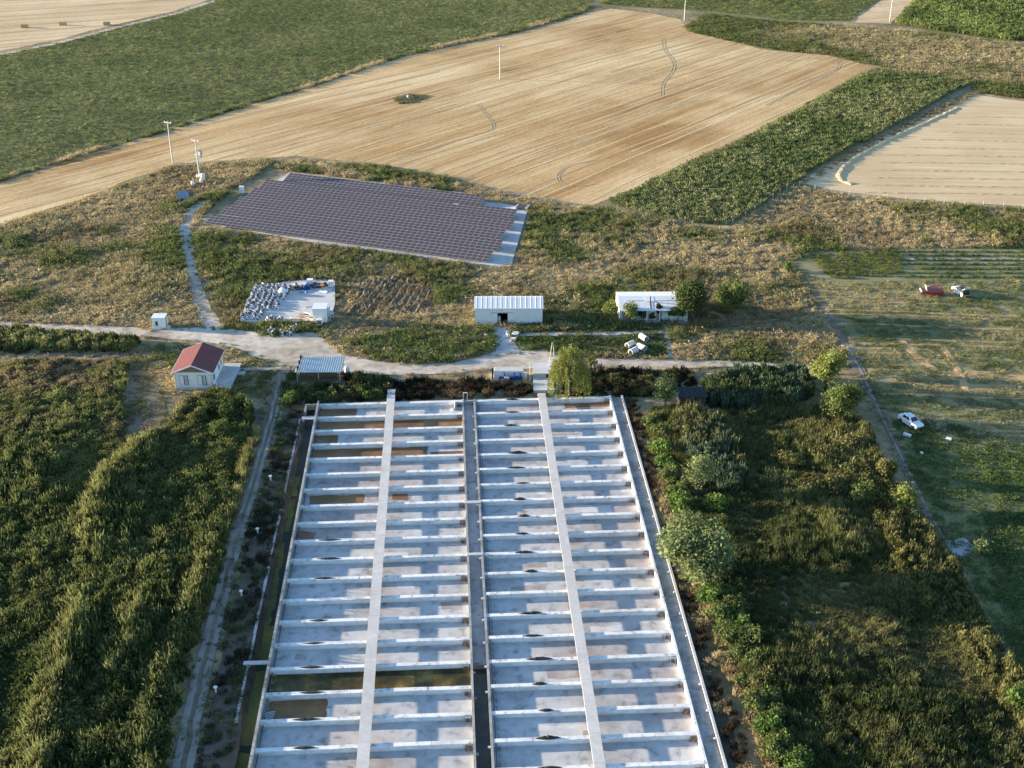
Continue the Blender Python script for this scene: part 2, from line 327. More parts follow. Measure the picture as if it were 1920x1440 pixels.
ramp_mat('ditch_water', [(.3, (1, 1), 6, [(.3, (.010, .012, .009)), (.7, (.022, .024, .016))], 1, 'MIX')], rough=.3, spec=.12)
ramp_mat('duckweed', [(.5, (1, 1), 8, [(.3, (.06, .075, .025)), (.6, (.10, .115, .038)), (.75, (.16, .155, .06))], 1, 'MIX')], bump=.3, bdist=.04)
ramp_mat('pond_bed', [(.3, (1, 1), 8, [(.33, (.34, .34, .35)), (.6, (.50, .50, .51))], 1, 'MIX')], rough=.5)
plain('white_paint', (.76, .76, .75), .5, var=.05); plain('white_sheet', (.70, .71, .72), .35, 0, .05, .8)
plain('galv', (.42, .47, .50), .4, .55, .12, 1.2); plain('steel_dark', (.06, .06, .065), .5, .6)
plain('red_roof', (.165, .048, .046), .55, 0, .10, .7); plain('cream', (.72, .70, .66), .8, var=.06)
plain('gable_brown', (.22, .165, .12), .8); plain('glass_dark', (.03, .035, .045), .1, 0, .05, spec=.6)
plain('frame_grey', (.34, .32, .32), .6); plain('interior_dark', (.035, .028, .024), .9)  # near-black interior: shade inside openings and the shed put into the colour
plain('pole_conc', (.52, .51, .49), .85); plain('blue_paint', (.015, .05, .22), .4); plain('blue_sheet', (.11, .20, .34), .6)
plain('rust', (.12, .075, .055), .85, 0, .3, 3); plain('wood', (.22, .15, .09), .85, 0, .25, 3); plain('brick', (.36, .15, .075), .9, 0, .25, 2)
plain('rubber', (.018, .018, .019), .7); plain('car_white', (.75, .76, .77), .3, 0, .04, 2, spec=.5); plain('car_red', (.36, .03, .03), .35, 0, .06, 2, spec=.5)
plain('chrome', (.6, .6, .6), .25, .9); plain('lamp', (.7, .68, .6), .2); plain('tail', (.35, .03, .02), .3)
plain('bale', (.42, .31, .16), .95, 0, .2, 4, .6); plain('pipe_conc', (.60, .59, .57), .85, 0, .1, 2); plain('tank_white', (.74, .75, .76), .45)
plain('panel_cell', (.066, .054, .060), .4, 0, .14, .2, spec=.15); plain('panel_frame', (.44, .44, .46), .45, .3, .05)
plain('fence_post', (.50, .48, .45), .9); plain('wire', (.40, .40, .40), .5, .6); plain('equip_grey', (.64, .65, .67), .5, 0, .15, 4)
plain('equip_dark', (.09, .09, .105), .6); plain('sack', (.55, .33, .30), .9); plain('tarp_dark', (.022, .023, .03), .8, 0, .25, 2)
plain('bark', (.10, .075, .05), .95, 0, .3, 4); plain('orange_waste', (.50, .24, .10), .9, 0, .3, 3)

EXCL = []
# ================================================================ GROUND, FIELDS, ROADS
D0, SROW, NROW = 168.165, 4.0908, 24
U_L, U_W1, U_C1, U_C2, U_W2, U_R1, U_R2 = -21.477, (-10.95, -9.70), .794, 2.586, (12.52, 13.70), 23.775, 25.665
W_N, W_S = 168.6, 66.0
ZT, ZF = .5, -.20
DL = -23.8                                   # outer edge of the ditch beside the basin
hole = [B(DL, W_S), B(U_R2 + .16, W_S), B(U_R2 + .16, W_N), B(DL, W_N)]
OUT = [(-900, -300), (900, -300), (900, 1500), (-900, 1500)]
g = MB()
for i in range(4):
    j = (i + 1) % 4; g.quad([(*OUT[i], 0), (*OUT[j], 0), (*hole[j], 0), (*hole[i], 0)])
tag(g.build('ground', 'ground_mat'), kind='structure')

P_GREEN = PP([(-330, 200), (0, 97), (100, 78), (230, 45), (330, 22), (400, 0), (520, -60), (1180, -60), (1112, 6), (1085, 20), (1040, 38), (960, 58), (870, 74), (760, 98), (600, 150), (480, 183), (320, 235), (150, 281), (0, 328), (-330, 430)])
P_STUB = PP([(-330, 442), (0, 338), (150, 290), (320, 243), (480, 192), (600, 158), (760, 106), (870, 82), (960, 66), (1050, 44), (1110, 24), (1150, 17), (1230, 27), (1280, 38), (1300, 62), (1430, 95), (1560, 108), (1640, 128), (1400, 258), (1250, 325), (1118, 386), (1075, 382), (960, 360), (840, 330), (700, 303), (560, 291), (470, 294), (330, 304), (250, 332), (120, 378), (0, 416), (-330, 520)])
P_CORN = PP([(1142, 382), (1250, 330), (1400, 263), (1640, 135), (1740, 146), (1822, 163), (1700, 228), (1560, 305), (1480, 352), (1420, 395), (1372, 425), (1300, 420), (1220, 404)])
P_STUBR = PP([(1500, 345), (1600, 288), (1720, 232), (1800, 196), (1832, 182), (1920, 195), (2150, 222), (2150, 415), (1920, 392), (1700, 377), (1560, 360)])
P_FARSTUB = PP([(-330, 192), (0, 92), (100, 73), (230, 40), (330, 17), (395, -4), (520, -66), (300, -130), (-500, -130)])
P_GREEN2 = PP([(1128, 10), (1190, -60), (1720, -60), (1655, 0), (1592, 44), (1480, 42), (1330, 24)])
P_STUB2 = PP([(1662, 0), (1728, -60), (1830, -60), (1722, 0), (1676, 48), (1602, 46)])
P_GREEN3 = PP([(1728, 0), (1800, -60), (2150, -60), (2150, 110), (1900, 83), (1760, 64), (1682, 50)])
P_GARDEN = PP([(1490, 500), (1520, 478), (1700, 470), (2150, 466), (2150, 900), (2000, 880), (1720, 780), (1660, 770), (1625, 700), (1590, 640), (1540, 560)])
P_GARDEN2 = PP([(1690, 790), (2000, 885), (2150, 900), (2150, 1520), (2010, 1450), (1915, 1285), (1830, 1140), (1760, 1010), (1700, 880), (1668, 800)])
z = .010
for nm, po, mt, a in (('stubble_field', P_STUB, 'stubble_mat', 1.2), ('crop_field', P_GREEN, 'field_soil', 1.0), ('crop_strip', P_CORN, 'field_soil', .6), ('stubble_field', P_STUBR, 'stubble_right', .8),
                      ('stubble_field', P_FARSTUB, 'stubble_far', 1.5), ('crop_field', P_GREEN2, 'field_soil', 1.5), ('stubble_field', P_STUB2, 'stubble_far', 1.5), ('crop_field', P_GREEN3, 'field_soil', 1.0),
                      ('garden_field', P_GARDEN, 'garden_soil', 1.5), ('garden_field', P_GARDEN2, 'field_soil', 1.5)):
    sheet(nm, dens_poly(po, 4, a, 9), z, mt); z += .004

def scan(poly, ang, sp, seed=0, jit=.25, skip=0.0, ang2=None):
    """parallel (or slowly fanning) lines clipped to an outline -> list of (start, end, unit direction)"""
    rs = np.random.RandomState(seed); q = np.array(poly); c = q.mean(0); out = []
    n = np.array([-math.sin(ang), math.cos(ang)]); off = (q - c) @ n; lo, hi = off.min() - 20, off.max() + 20; o = lo
    while o < hi:
        t = (o - lo) / (hi - lo); a = ang if ang2 is None else ang + (ang2 - ang) * t
        d = np.array([math.cos(a), math.sin(a)]); nn = np.array([-d[1], d[0]]); p0 = c + n * o; s = (q - p0) @ nn; hits = []
        for i in range(len(q)):
            j = (i + 1) % len(q)
            if (s[i] > 0) != (s[j] > 0):
                k = s[i] / (s[i] - s[j]); hits.append(float(((q[i] + (q[j] - q[i]) * k) - p0) @ d))
        hits.sort()
        for h in range(0, len(hits) - 1, 2):
            if hits[h + 1] - hits[h] > 2 and rs.rand() >= skip: out.append((p0 + d * hits[h], p0 + d * hits[h + 1], d))
        o += sp * (1 + jit * (rs.rand() - .5) * 2)
    return out
def ridges(segs, wid, hgt, step, wob, zb, seed=0, gap=0.0):
    rs = np.random.RandomState(seed); mb = MB()
    for a, b, d in segs:
        L = float(np.linalg.norm(b - a)); n = max(2, int(L / step)); nn = np.array([-d[1], d[0]]); prev = None; ph = rs.rand() * 50; wk = .7 + .6 * rs.rand()
        for i in range(n + 1):
            p = a + d * (L * i / n) + nn * (wob * 2 * (vnoise(i * .3 + ph, ph) - .5)); k = wk * (.55 + .9 * rs.rand()) * (0.15 if i in (0, n) else 1)
            if gap and vnoise(i * .12 + ph, ph * 3, 3) < gap: prev = None; continue
            w = wid * .5 * (.7 + .6 * rs.rand()); c = len(mb.v)
            mb.v += [(p[0] - nn[0] * w, p[1] - nn[1] * w, zb), (p[0], p[1], zb + hgt * k), (p[0] + nn[0] * w, p[1] + nn[1] * w, zb)]
            if prev is not None:
                mb.f += [(prev, c, c + 1, prev + 1), (prev + 1, c + 1, c + 2, prev + 2)]; mb.m += [0, 0]
            prev = c
    return mb
A1, A2 = math.radians(53.5), math.radians(43)
tag(ridges(scan(P_STUB, A1, 3.6, 3, .35, .12, A2), .6, .035, 6, .5, .012, 1, .22).build('straw_swath', 'straw_light'), 'pale straw lines left across the large stubble field', 'straw', kind='stuff')
tag(ridges(scan(P_STUB, A1, 5.2, 4, .5, .25, A2), 1.3, .03, 7, .7, .012, 2, .30).build('stubble_row', 'straw_dark'), 'brown rows of cut stubble on the large field', 'stubble', kind='stuff')
tag(ridges(scan(P_FARSTUB, math.radians(24), 7, 5, .4, .2), .9, .06, 9, .8, .03, 3, .3).build('stubble_row', 'straw_dark'), 'brown stubble rows on the far tan field with the bales', 'stubble', kind='stuff')

def strip(name, top, bot, z, mat, amp=.35, kind='structure'):
    q = dens_poly(PP(top + bot), 1.2, amp, 2.5)
    if name != 'wheel_rut': EXCL.append(q)
    return sheet(name, q, z, mat, kind)
strip('gravel_road', [(-160, 590), (0, 598), (150, 606), (300, 613), (380, 611), (422, 612), (470, 619), (500, 627), (530, 628), (560, 622), (598, 622), (612, 640), (640, 660), (700, 675), (780, 682), (850, 680), (900, 669), (932, 657), (975, 658), (1030, 660), (1060, 672), (1140, 673), (1260, 676), (1400, 681), (1525, 689)],
      [(1525, 698), (1400, 690), (1260, 694), (1190, 697), (1140, 690), (1050, 691), (1000, 692), (920, 693), (850, 699), (780, 703), (700, 701), (650, 697), (600, 696), (545, 690), (520, 681), (480, 666), (440, 649), (380, 637), (300, 631), (150, 621), (0, 609), (-160, 602)], .060, 'gravel')
strip('dirt_track', [(380, 612), (368, 580), (350, 520), (340, 460), (338, 428), (350, 392), (378, 372), (402, 372)], [(394, 380), (374, 396), (361, 425), (365, 470), (378, 530), (399, 580), (426, 614)], .064, 'gravel', .3)
strip('concrete_path', [(968, 624.5), (1100, 625), (1246, 621)], [(1246, 627), (1100, 631), (968, 630.5)], .056, 'concrete', .05)
strip('concrete_path', [(1242, 596), (1251, 596)], [(1258, 640), (1264, 672), (1251, 674), (1247, 640)], .068, 'concrete', .05)
strip('concrete_apron', [(924, 613), (956, 613), (962, 640), (978, 660)], [(932, 666), (928, 640)], .072, 'concrete', .12)
strip('dirt_path', [(-60, 660), (120, 657), (240, 661), (330, 657)], [(330, 661), (240, 667), (120, 663), (-60, 667)], .048, 'dirt_track', .2)
strip('concrete_path', [(440, 688), (470, 686), (545, 686)], [(545, 692), (470, 693), (440, 692)], .076, 'concrete', .1)
strip('dirt_track', [(512, 690), (545, 692), (530, 740), (520, 790), (505, 850), (480, 930), (455, 1010), (428, 1110), (398, 1230), (372, 1350), (345, 1520)],
      [(300, 1520), (330, 1400), (352, 1290), (380, 1180), (408, 1080), (430, 1000), (452, 920), (478, 840), (492, 780), (503, 730)], .052, 'dirt_track', .35)
for off, wd in ((-.2, .5), (.24, .5)):       # two pale wheel ruts of the track beside the basin
    c0 = [(528, 700), (515, 765), (492, 845), (466, 930), (443, 1005), (418, 1095), (389, 1205), (362, 1320), (330, 1480)]
    ws = [9, 10, 13, 15, 16, 19, 23, 26, 30]
    strip('wheel_rut', [(x + w * (off * 2 - wd * .5), y) for (x, y), w in zip(c0, ws)], [(x + w * (off * 2 + wd * .5), y) for (x, y), w in zip(c0, ws)][::-1], .080, 'rut', .3)
strip('dirt_track', [(1482, 486), (1530, 545), (1565, 590), (1600, 650), (1622, 700), (1650, 760), (1672, 800), (1700, 870), (1735, 950), (1775, 1030), (1840, 1140), (1925, 1285), (2050, 1500)],
      [(2036, 1500), (1913, 1292), (1829, 1147), (1762, 1031), (1723, 954), (1688, 877), (1659, 807), (1634, 760), (1604, 706), (1578, 650), (1546, 590), (1514, 543), (1476, 489)], .056, 'dirt_track', .4)
strip('wheel_rut', [(1588, 645), (1618, 703), (1646, 765), (1670, 818), (1704, 886), (1742, 965), (1790, 1050), (1852, 1160), (1920, 1286)], [(1917, 1287), (1849, 1161), (1787, 1051), (1739, 966), (1701, 887), (1667, 819), (1643, 766), (1614, 704), (1584, 646)], .084, 'rut', .1)
strip('field_track', [(-160, 146), (0, 96), (100, 77), (230, 44), (330, 21), (405, -4)], [(409, 0), (333, 24.5), (233, 47.5), (103, 80.5), (0, 99.5), (-160, 150)], .068, 'gravel', .4)
sheet('bare_ground', dens_poly(PP([(232, 690), (268, 680), (300, 720), (312, 770), (290, 800), (250, 815), (228, 790)]), 1.5, .6, 3), .044, 'dirt_track')
sheet('bare_ground', dens_poly(PP([(455, 770), (500, 762), (495, 800), (470, 850), (440, 860)]), 1.5, .6, 3), .048, 'bare_soil')
sheet('puddle', dens_poly(PP([(1772, 1020), (1805, 1014), (1826, 1030), (1815, 1048), (1785, 1046)]), .8, .3, 1.5), .060, 'pond_bed')
sheet('bare_ground', dens_poly(PP([(1150, 745), (1185, 740), (1225, 960), (1300, 1160), (1420, 1520), (1340, 1520), (1282, 1160), (1230, 975)]), 1.5, .5, 3), .028, 'ditch_soil')

def ribbon(name, px, wid, z, mat, sub_=6):
    q = PP(px); pts = []
    for i in range(len(q) - 1):                # Catmull-Rom through the points
        p0, p1, p2, p3 = (Vector(q[max(0, i - 1)]), Vector(q[i]), Vector(q[i + 1]), Vector(q[min(len(q) - 1, i + 2)]))
        for j in range(sub_): t = j / sub_; pts.append(.5 * ((2 * p1) + (p2 - p0) * t + (2 * p0 - 5 * p1 + 4 * p2 - p3) * t * t + (3 * p1 - p0 - 3 * p2 + p3) * t ** 3))
    pts.append(Vector(q[-1])); mb = MB(); prev = None
    for i, p in enumerate(pts):
        d = (pts[min(i + 1, len(pts) - 1)] - pts[max(i - 1, 0)]).normalized(); n = Vector((-d.y, d.x)) * wid * (.35 + .3 * random.Random(i * 7 + len(pts)).random()); k = len(mb.v); mb.v += [(p.x - n.x, p.y - n.y, z), (p.x + n.x, p.y + n.y, z)]
        if prev is not None: mb.f.append((prev, prev + 1, k + 1, k)[::-1]); mb.m.append(0)
        prev = k
    return tag(mb.build(name, mat), kind='structure')
sheet('bare_ground', dens_poly(PP([(536, 752), (575, 752), (560, 830), (540, 900), (515, 1010), (488, 1140), (460, 1280), (425, 1520), (345, 1520), (385, 1350), (415, 1220), (445, 1090), (472, 970), (505, 860), (522, 800)]), 1.2, .3, 3), .036, 'bank_soil')
# ================================================================ BASIN
basin = thing('fish_raceway_basin', 'long concrete fish raceway basin with white cross walls and two walkway lines', 'basin', (0, 0, 0))
def bbox(mb, u0, u1, w0, w1, z0, z1, mi=0):
    p = [B(u0, w0), B(u1, w0), B(u1, w1), B(u0, w1)]; mb.hexa([(*q, z0) for q in p] + [(*q, z1) for q in p], mi)
def bpart(name, mat, *boxes, parent=None):
    mb = MB()
    for b in boxes: bbox(mb, *b[:6], mi=b[6] if len(b) > 6 else 0)
    return mb.build(name, mat, parent if parent is not None else basin)
LI, LO = U_L + .14, U_L - .14
bpart('basin_floor', 'basin_floor', (LI, U_C1 - .13, W_S, D0 - .45, ZF - .3, ZF))
bpart('basin_floor', 'basin_floor', (U_C2 + .13, U_R1 - .14, W_S, D0 - .45, ZF - .3, ZF))
wet = B(0, 0); WWET = toB(*P(905, 1243, .0))[1]
bpart('channel_floor', 'basin_floor', (U_C1 + .13, U_C2 - .13, WWET, D0 - .2, -.6, -.30))
bpart('channel_floor', 'channel_wet', (U_C1 + .13, U_C2 - .13, W_S, WWET - .35, -.8, -.55))
bpart('channel_weir', 'concrete_old', (U_C1 + .132, U_C2 - .132, WWET - .35, WWET, -.8, .1))
bpart('channel_floor', 'concrete_old', (U_R1 + .14, U_R2 - .14, W_S, D0 + .3, -.5, .16))
bpart('outer_wall', 'concrete_old', (LO, LI, W_S, D0 + .35, -1.4, ZT + .42))
bpart('outer_wall', 'concrete', (U_R2 - .14, U_R2 + .14, W_S, D0 + .32, -1.0, ZT))
bpart('inner_wall', 'divider_cap', (U_R1 - .14, U_R1 + .14, W_S, D0 + .32, -1.0, ZT + .02))
bpart('channel_wall', 'concrete_old', (U_C1 - .13, U_C1 + .13, W_S, D0 + .28, -1.0, ZT + .04))
bpart('channel_wall', 'concrete_old', (U_C2 - .13, U_C2 + .13, W_S, D0 + .28, -1.0, ZT + .04))
bpart('channel_head_wall', 'concrete_old', (U_C1 + .132, U_C2 - .132, D0 - .2, D0 + .1, -.8, ZT - .05))
rsb = random.Random(5)
W1R = toB(*P(885, 940, .5))[1]; W2R = toB(*P(890, 1037, .5))[1]
bpart('channel_bridge', 'slab_mat', (U_C1 - .2, U_C2 + .2, W1R - .55, W1R, ZT + .044, ZT + .16))
bpart('channel_bridge', 'slab_mat', (U_C1 - .1, U_C2 + .1, W2R - .5, W2R, ZT + .044, ZT + .12))
for i in range(NROW):
    w1 = D0 - SROW * i; w0 = w1 - .50; th = .42 if i else .5
    for (a, b, sec) in ((LI + .003, U_C1 - .133, 0), (U_C2 + .133, U_R1 - .143, 1)):
        k = rsb.uniform(-.02, .02); mb = MB(); cut = []
        bbox(mb, a, b, w0 + .03, w1 - .03, ZF - .1, ZF + .14, 2); bbox(mb, a, b, w0 + .03, w1 - .03, ZF + .14, ZT - .12 + k, 1)
        n = 5; xs = [a + (b - a) * (q + (rsb.uniform(-.12, .12) if 0 < q < n else 0)) / n for q in range(n + 1)]
        for q in range(n): bbox(mb, xs[q] + .008, xs[q + 1] - .008, w0 - rsb.uniform(0, .025), w1 + rsb.uniform(0, .02), ZT - .12 + k, ZT + k + rsb.uniform(-.015, .015), 0)
        dv = mb.build('divider_wall', ['divider_cap', 'divider_face', 'divider_stain'], basin)
        e = b - .75; mf = MB()                 # rusty sluice frame at the outflow end
        bbox(mf, e, e + .07, w0 - .32, w0 - .22, ZF, ZT - .1); bbox(mf, e + .5, e + .57, w0 - .32, w0 - .22, ZF, ZT - .1); bbox(mf, e - .03, e + .6, w0 - .34, w0 - .2, ZT - .1, ZT - .02); bbox(mf, e + .08, e + .5, w0 - .29, w0 - .25, ZF, ZF + .35, 1)
        mf.build('sluice_frame', ['rust', 'wood'] if rsb.random() < .6 else ['concrete_old', 'rust'], basin)
        if i and rsb.random() < .8:            # brackets on the channel walls
            mk = MB(); uu = (U_C1 if sec == 0 else U_R1); bbox(mk, uu + .14, uu + .4, w1 - 2.0, w1 - 1.85, ZT - .25, ZT - .02); mk.build('bracket', 'concrete_old', basin)
            mk = MB(); uu = (U_C2 if sec == 0 else U_R2); bbox(mk, uu - .42, uu - .14, w1 - 1.1, w1 - .95, ZT - .22, ZT - .03); mk.build('bracket', 'divider_cap', basin)
mp = MB()
mp.tube((*B(U_C2 + .42, W_S), .32), (*B(U_C2 + .42, D0), .32), .06, n=8); mp.build('air_pipe', 'equip_dark', basin)
mp = MB(); mp.tube((*B(LI + .3, W_S), .1), (*B(LI + .3, D0 - .5), .1), .07, n=8); mp.build('air_pipe', 'equip_dark', basin)
for i in range(NROW):                          # hose drops off the air pipes
    for k in range(3):
        w = D0 - SROW * i - .9 - k * 1.15
        for uu, s in ((U_C2 + .42, .32), (LI + .3, .1)):
            mh = MB(); mh.tube((*B(uu, w), s), (*B(uu + .28, w), s - .02), .03, n=5); mh.tube((*B(uu + .28, w), s - .02), (*B(uu + .3, w), ZF), .03, n=5); mh.build('air_hose', 'equip_dark' if uu > 0 else 'galv', basin)
# walkways: every slab a part
for (a, b), wn_, lab in ((U_W1, toB(*P(733, 731, .6))[1], 'pale concrete slab walkway across the half of the basin with rusty puddles'), (U_W2, toB(*P(1017, 740, .6))[1], 'pale concrete slab walkway leading up to the block under the willow')):
    t = thing('concrete_walkway', lab, 'walkway', (0, 0, 0)); w = wn_
    while w > W_S:
        L = 1.0 if w > D0 else SROW; mb = MB(); bbox(mb, a + rsb.uniform(-.02, .02), b + rsb.uniform(-.02, .02), w - L + .02, w, ZT + .19, ZT + .34 + rsb.uniform(-.01, .01)); mb.build('slab', 'slab_mat', t); mb = MB(); bbox(mb, a + .15, b - .15, w - .32, w - .1, ZT + .02, ZT + .19); mb.build('support', 'concrete_old', t); w -= L
        if L == 1.0 and w < D0 + .2: w = D0 - .1
# puddles on the floors: (section, bay, u0, u1, material, inset along the bay)
def puddle(sec, bay, u0, u1, mat, z, f0=.0, f1=1.0, amp=.25, name='rusty_puddle'):
    a = D0 - SROW * bay - .5; b = D0 - SROW * (bay + 1) + .06; w0 = a + (b - a) * f0; w1 = a + (b - a) * f1
    q = dens_poly([(u0, w0), (u1, w0), (u1, w1), (u0, w1)], .5)
    q2 = dens_poly([(u0, w0), (u1, w0), (u1, w1), (u0, w1)], .5, amp, 1.6, bay)
    cl = [(min(max(x, LI + .02 if sec == 0 else U_C2 + .16), U_C1 - .16 if sec == 0 else U_R1 - .17), min(max(y, b), a)) for x, y in q2]
    st_ = name == 'floor_stain'; sheet(name, [B(*p) for p in cl], z, mat, None if st_ else 'structure', parent=basin if st_ else None)
PZ = ZF + .006
puddle(0, 0, LI, -15.5, 'rusty_water', PZ); puddle(0, 1, LI, U_C1 - .3, 'rusty_water', PZ); puddle(0, 2, LI, -17.8, 'rusty_water', PZ); puddle(0, 3, LI, -4.5, 'rusty_water', PZ); puddle(0, 3, -4.0, U_C1 - .2, 'rusty_water', PZ + .004, .45, 1)
puddle(0, 6, LI + 1, -13, 'rusty_water', PZ, .1, .9, .5); puddle(0, 6, -9.2, -7, 'rusty_water', PZ, .1, .6, .4); puddle(0, 16, LI + .3, -14.6, 'rusty_water', PZ, 0, 1, .3); puddle(0, 8, LI, -18.8, 'rusty_water', PZ, .2, .8, .4)
puddle(1, 0, 16.5, U_R1 - .2, 'rusty_water', PZ, .05, .45, .25)
puddle(0, 15, LI, U_C1 - .15, 'olive_water', ZF + .06, 0, 1, 0, 'standing_water')
rp = random.Random(21)
for bay in range(22):                          # dried sediment and lime patches left on the floors
    for sec in (0, 1):
        for k in range(rp.choice((0, 1, 1, 2))):
            if sec == 0 and bay in (1, 3, 15): continue
            lo, hi = ((LI + .5, U_C1 - 1.5) if sec == 0 else (U_C2 + .5, U_R1 - 1.5)); a = rp.uniform(lo, hi); L = rp.uniform(1.2, 6.0); f0 = rp.uniform(.0, .55)
            puddle(sec, bay, a, min(a + L, hi + 1.2), rp.choice(('sediment', 'sediment', 'lime')), ZF + .002 + .001 * k, f0, min(1, f0 + rp.uniform(.2, .5)), .55, 'floor_stain')
# dark silt heaps on the cross walls
def heap(u, w, L, hgt):
    mb = MB(); n = 14; k = len(mb.v)
    for i in range(n + 1):
        t = i / n * 2 - 1; s = (1 - abs(t) ** 1.6); h = hgt * s * rsb.uniform(.7, 1.15) + .01; d = (.20 * s + .02)
        for du, z in ((-d - .02, 0), (-d * .4, h * .9), (d * .4, h), (d, 0)):
            mb.v.append((*B(u + t * L / 2, w + du), ZT + .018 + z))
    for i in range(n):
        for j in range(3): a = k + i * 4 + j; mb.f.append((a, a + 4, a + 5, a + 1)); mb.m.append(0)
    return mb.build('silt_heap', 'silt')
for i in range(0, 21):
    if i in (3, 12): continue
    y = D0 - SROW * i - .2
    L = rsb.uniform(1.5, 3.2); heapo = heap(8.2 + rsb.uniform(-.5, .5), y, L, rsb.uniform(.10, .34)); tag(heapo, 'black lens of silt on a cross wall between channel and right-hand walkway', 'silt', 'silt heaps on the cross walls of the dry half')
    if i > 8: tag(heap(-16.6 + rsb.uniform(-.3, .3), y, rsb.uniform(2.0, 3.2), rsb.uniform(.04, .12)), 'thin dark silt streak on a cross wall beside the ditch wall', 'silt', 'silt streaks on the cross walls of the wet half')
# ditch beside the basin
dm = MB()
for (u0, z0), (u1, z1) in (((DL, 0), (DL + .9, -.55)), ((DL + .9, -.55), (LO + .01, -1.0))):
    dm.quad([(*B(u0, W_S), z0), (*B(u1, W_S), z1), (*B(u1, W_N), z1), (*B(u0, W_N), z0)])
dm.quad([(*B(DL, W_N), 0), (*B(LO, W_N), 0), (*B(LO, W_N), -1.2), (*B(DL, W_N), -1.2)][::-1])
tag(dm.build('ditch', 'ditch_soil'), kind='structure')
tag(sheet('water', [B(DL + .6, W_S), B(LO, W_S), B(LO, W_N - .1), B(DL + .6, W_N - .1)], -.44, 'ditch_water'), kind='structure')
def weedpatch(u0, u1, wa, wb, seed):
    q = dens_poly([(u0, wa), (u1, wa), (u1, wb), (u0, wb)], .5, .45, 1.4, seed); q = [(min(max(x, DL + .62), LO - .02), y) for x, y in q]
    o = sheet('duckweed', [B(*p) for p in q], -.432 + .002 * seed, 'duckweed', 'stuff', 'green duckweed floating on the narrow ditch by the basin wall', 'duckweed')
for k, (y0, y1) in enumerate(((1480, 1400), (1390, 1250), (1236, 1165), (1130, 1085), (990, 930), (925, 890))):
    wa = toB(*P(480, y0))[1]; wb = toB(*P(500, y1))[1]; weedpatch(DL + .7, LO - .2 if k < 3 else LO - .8, wa, wb, k)
weedpatch(DL + .65, DL + 1.3, toB(*P(490, 1180))[1], toB(*P(520, 1010))[1], 7)
# pale channel kerb of the ditch, in lengths
t = thing('ditch_kerb', 'broken pale concrete kerb running along the ditch', 'kerb'); w = 70
while w < W_N - 6:
    L = rsb.uniform(2, 4.5)
    if rsb.random() < .72: bpart('kerb_stone', 'concrete', (DL - .28 + rsb.uniform(-.06, .06), DL - .02 + rsb.uniform(-.05, .05), w, w + L - .05, -.3, rsb.uniform(.05, .14)), parent=t)
    w += L
wbr = toB(*P(470, 1241, .4))[1]
mb = MB(); bbox(mb, DL - .6, LO - .01, wbr - .25, wbr + .3, .35, .5); bbox(mb, DL - .3, DL + .1, wbr - .2, wbr + .25, -.5, .35); tag(mb.build('ditch_footbridge', 'slab_mat'), 'narrow concrete footbridge crossing the duckweed ditch', 'footbridge')
wbr = D0 - 4.2
mb = MB(); bbox(mb, DL + .2, LO - .01, wbr - .45, wbr + .45, .3, .46); bbox(mb, DL + .25, DL + .55, wbr - .4, wbr + .4, -.6, .3); tag(mb.build('ditch_footbridge', 'concrete'), 'wide concrete slab bridging the ditch near the basin corner', 'footbridge')
mb = MB(); bbox(mb, DL + .3, LO - .02, D0 - .2, D0 + .1, -.9, .52); bbox(mb, DL + .3, DL + .55, D0 - 2.6, D0 - .2, -.9, .4); tag(mb.build('inlet_box', 'concrete_old'), 'low concrete inlet box at the corner of the basin', 'inlet')
# head wall behind the basin, one length per half
mb = MB(); bbox(mb, LO - 0, U_C1, D0 + .005, D0 + .3, -.4, ZT - .06); mb.build('head_wall', 'concrete_old', basin)
mb = MB(); bbox(mb, U_C2, U_R1, D0 + .005, D0 + .3, -.4, ZT - .06); mb.build('head_wall', 'concrete_old', basin)

# tractor turns pressed into the stubble: pairs of narrow tyre tracks
for pts in ([(1246, 72), (1250, 95), (1266, 118), (1262, 138), (1246, 158), (1244, 180)], [(900, 196), (912, 212), (924, 228), (926, 240), (905, 250), (860, 262), (800, 282)], [(1120, 300), (1070, 312), (1050, 326), (1050, 340), (1075, 350), (1120, 345)], [(1480, 118), (1540, 112), (1574, 118), (1570, 135), (1530, 155), (1440, 200)]):
    for dx in (-2.6, 2.6): ribbon('wheel_rut', [(x + dx, y) for x, y in pts], .3, .058, 'track_straw')
sheet('bare_ground', dens_poly(PP([(740, 182), (770, 176), (800, 178), (790, 190), (750, 194)]), 1.5, .8, 3), .054, 'bare_soil')
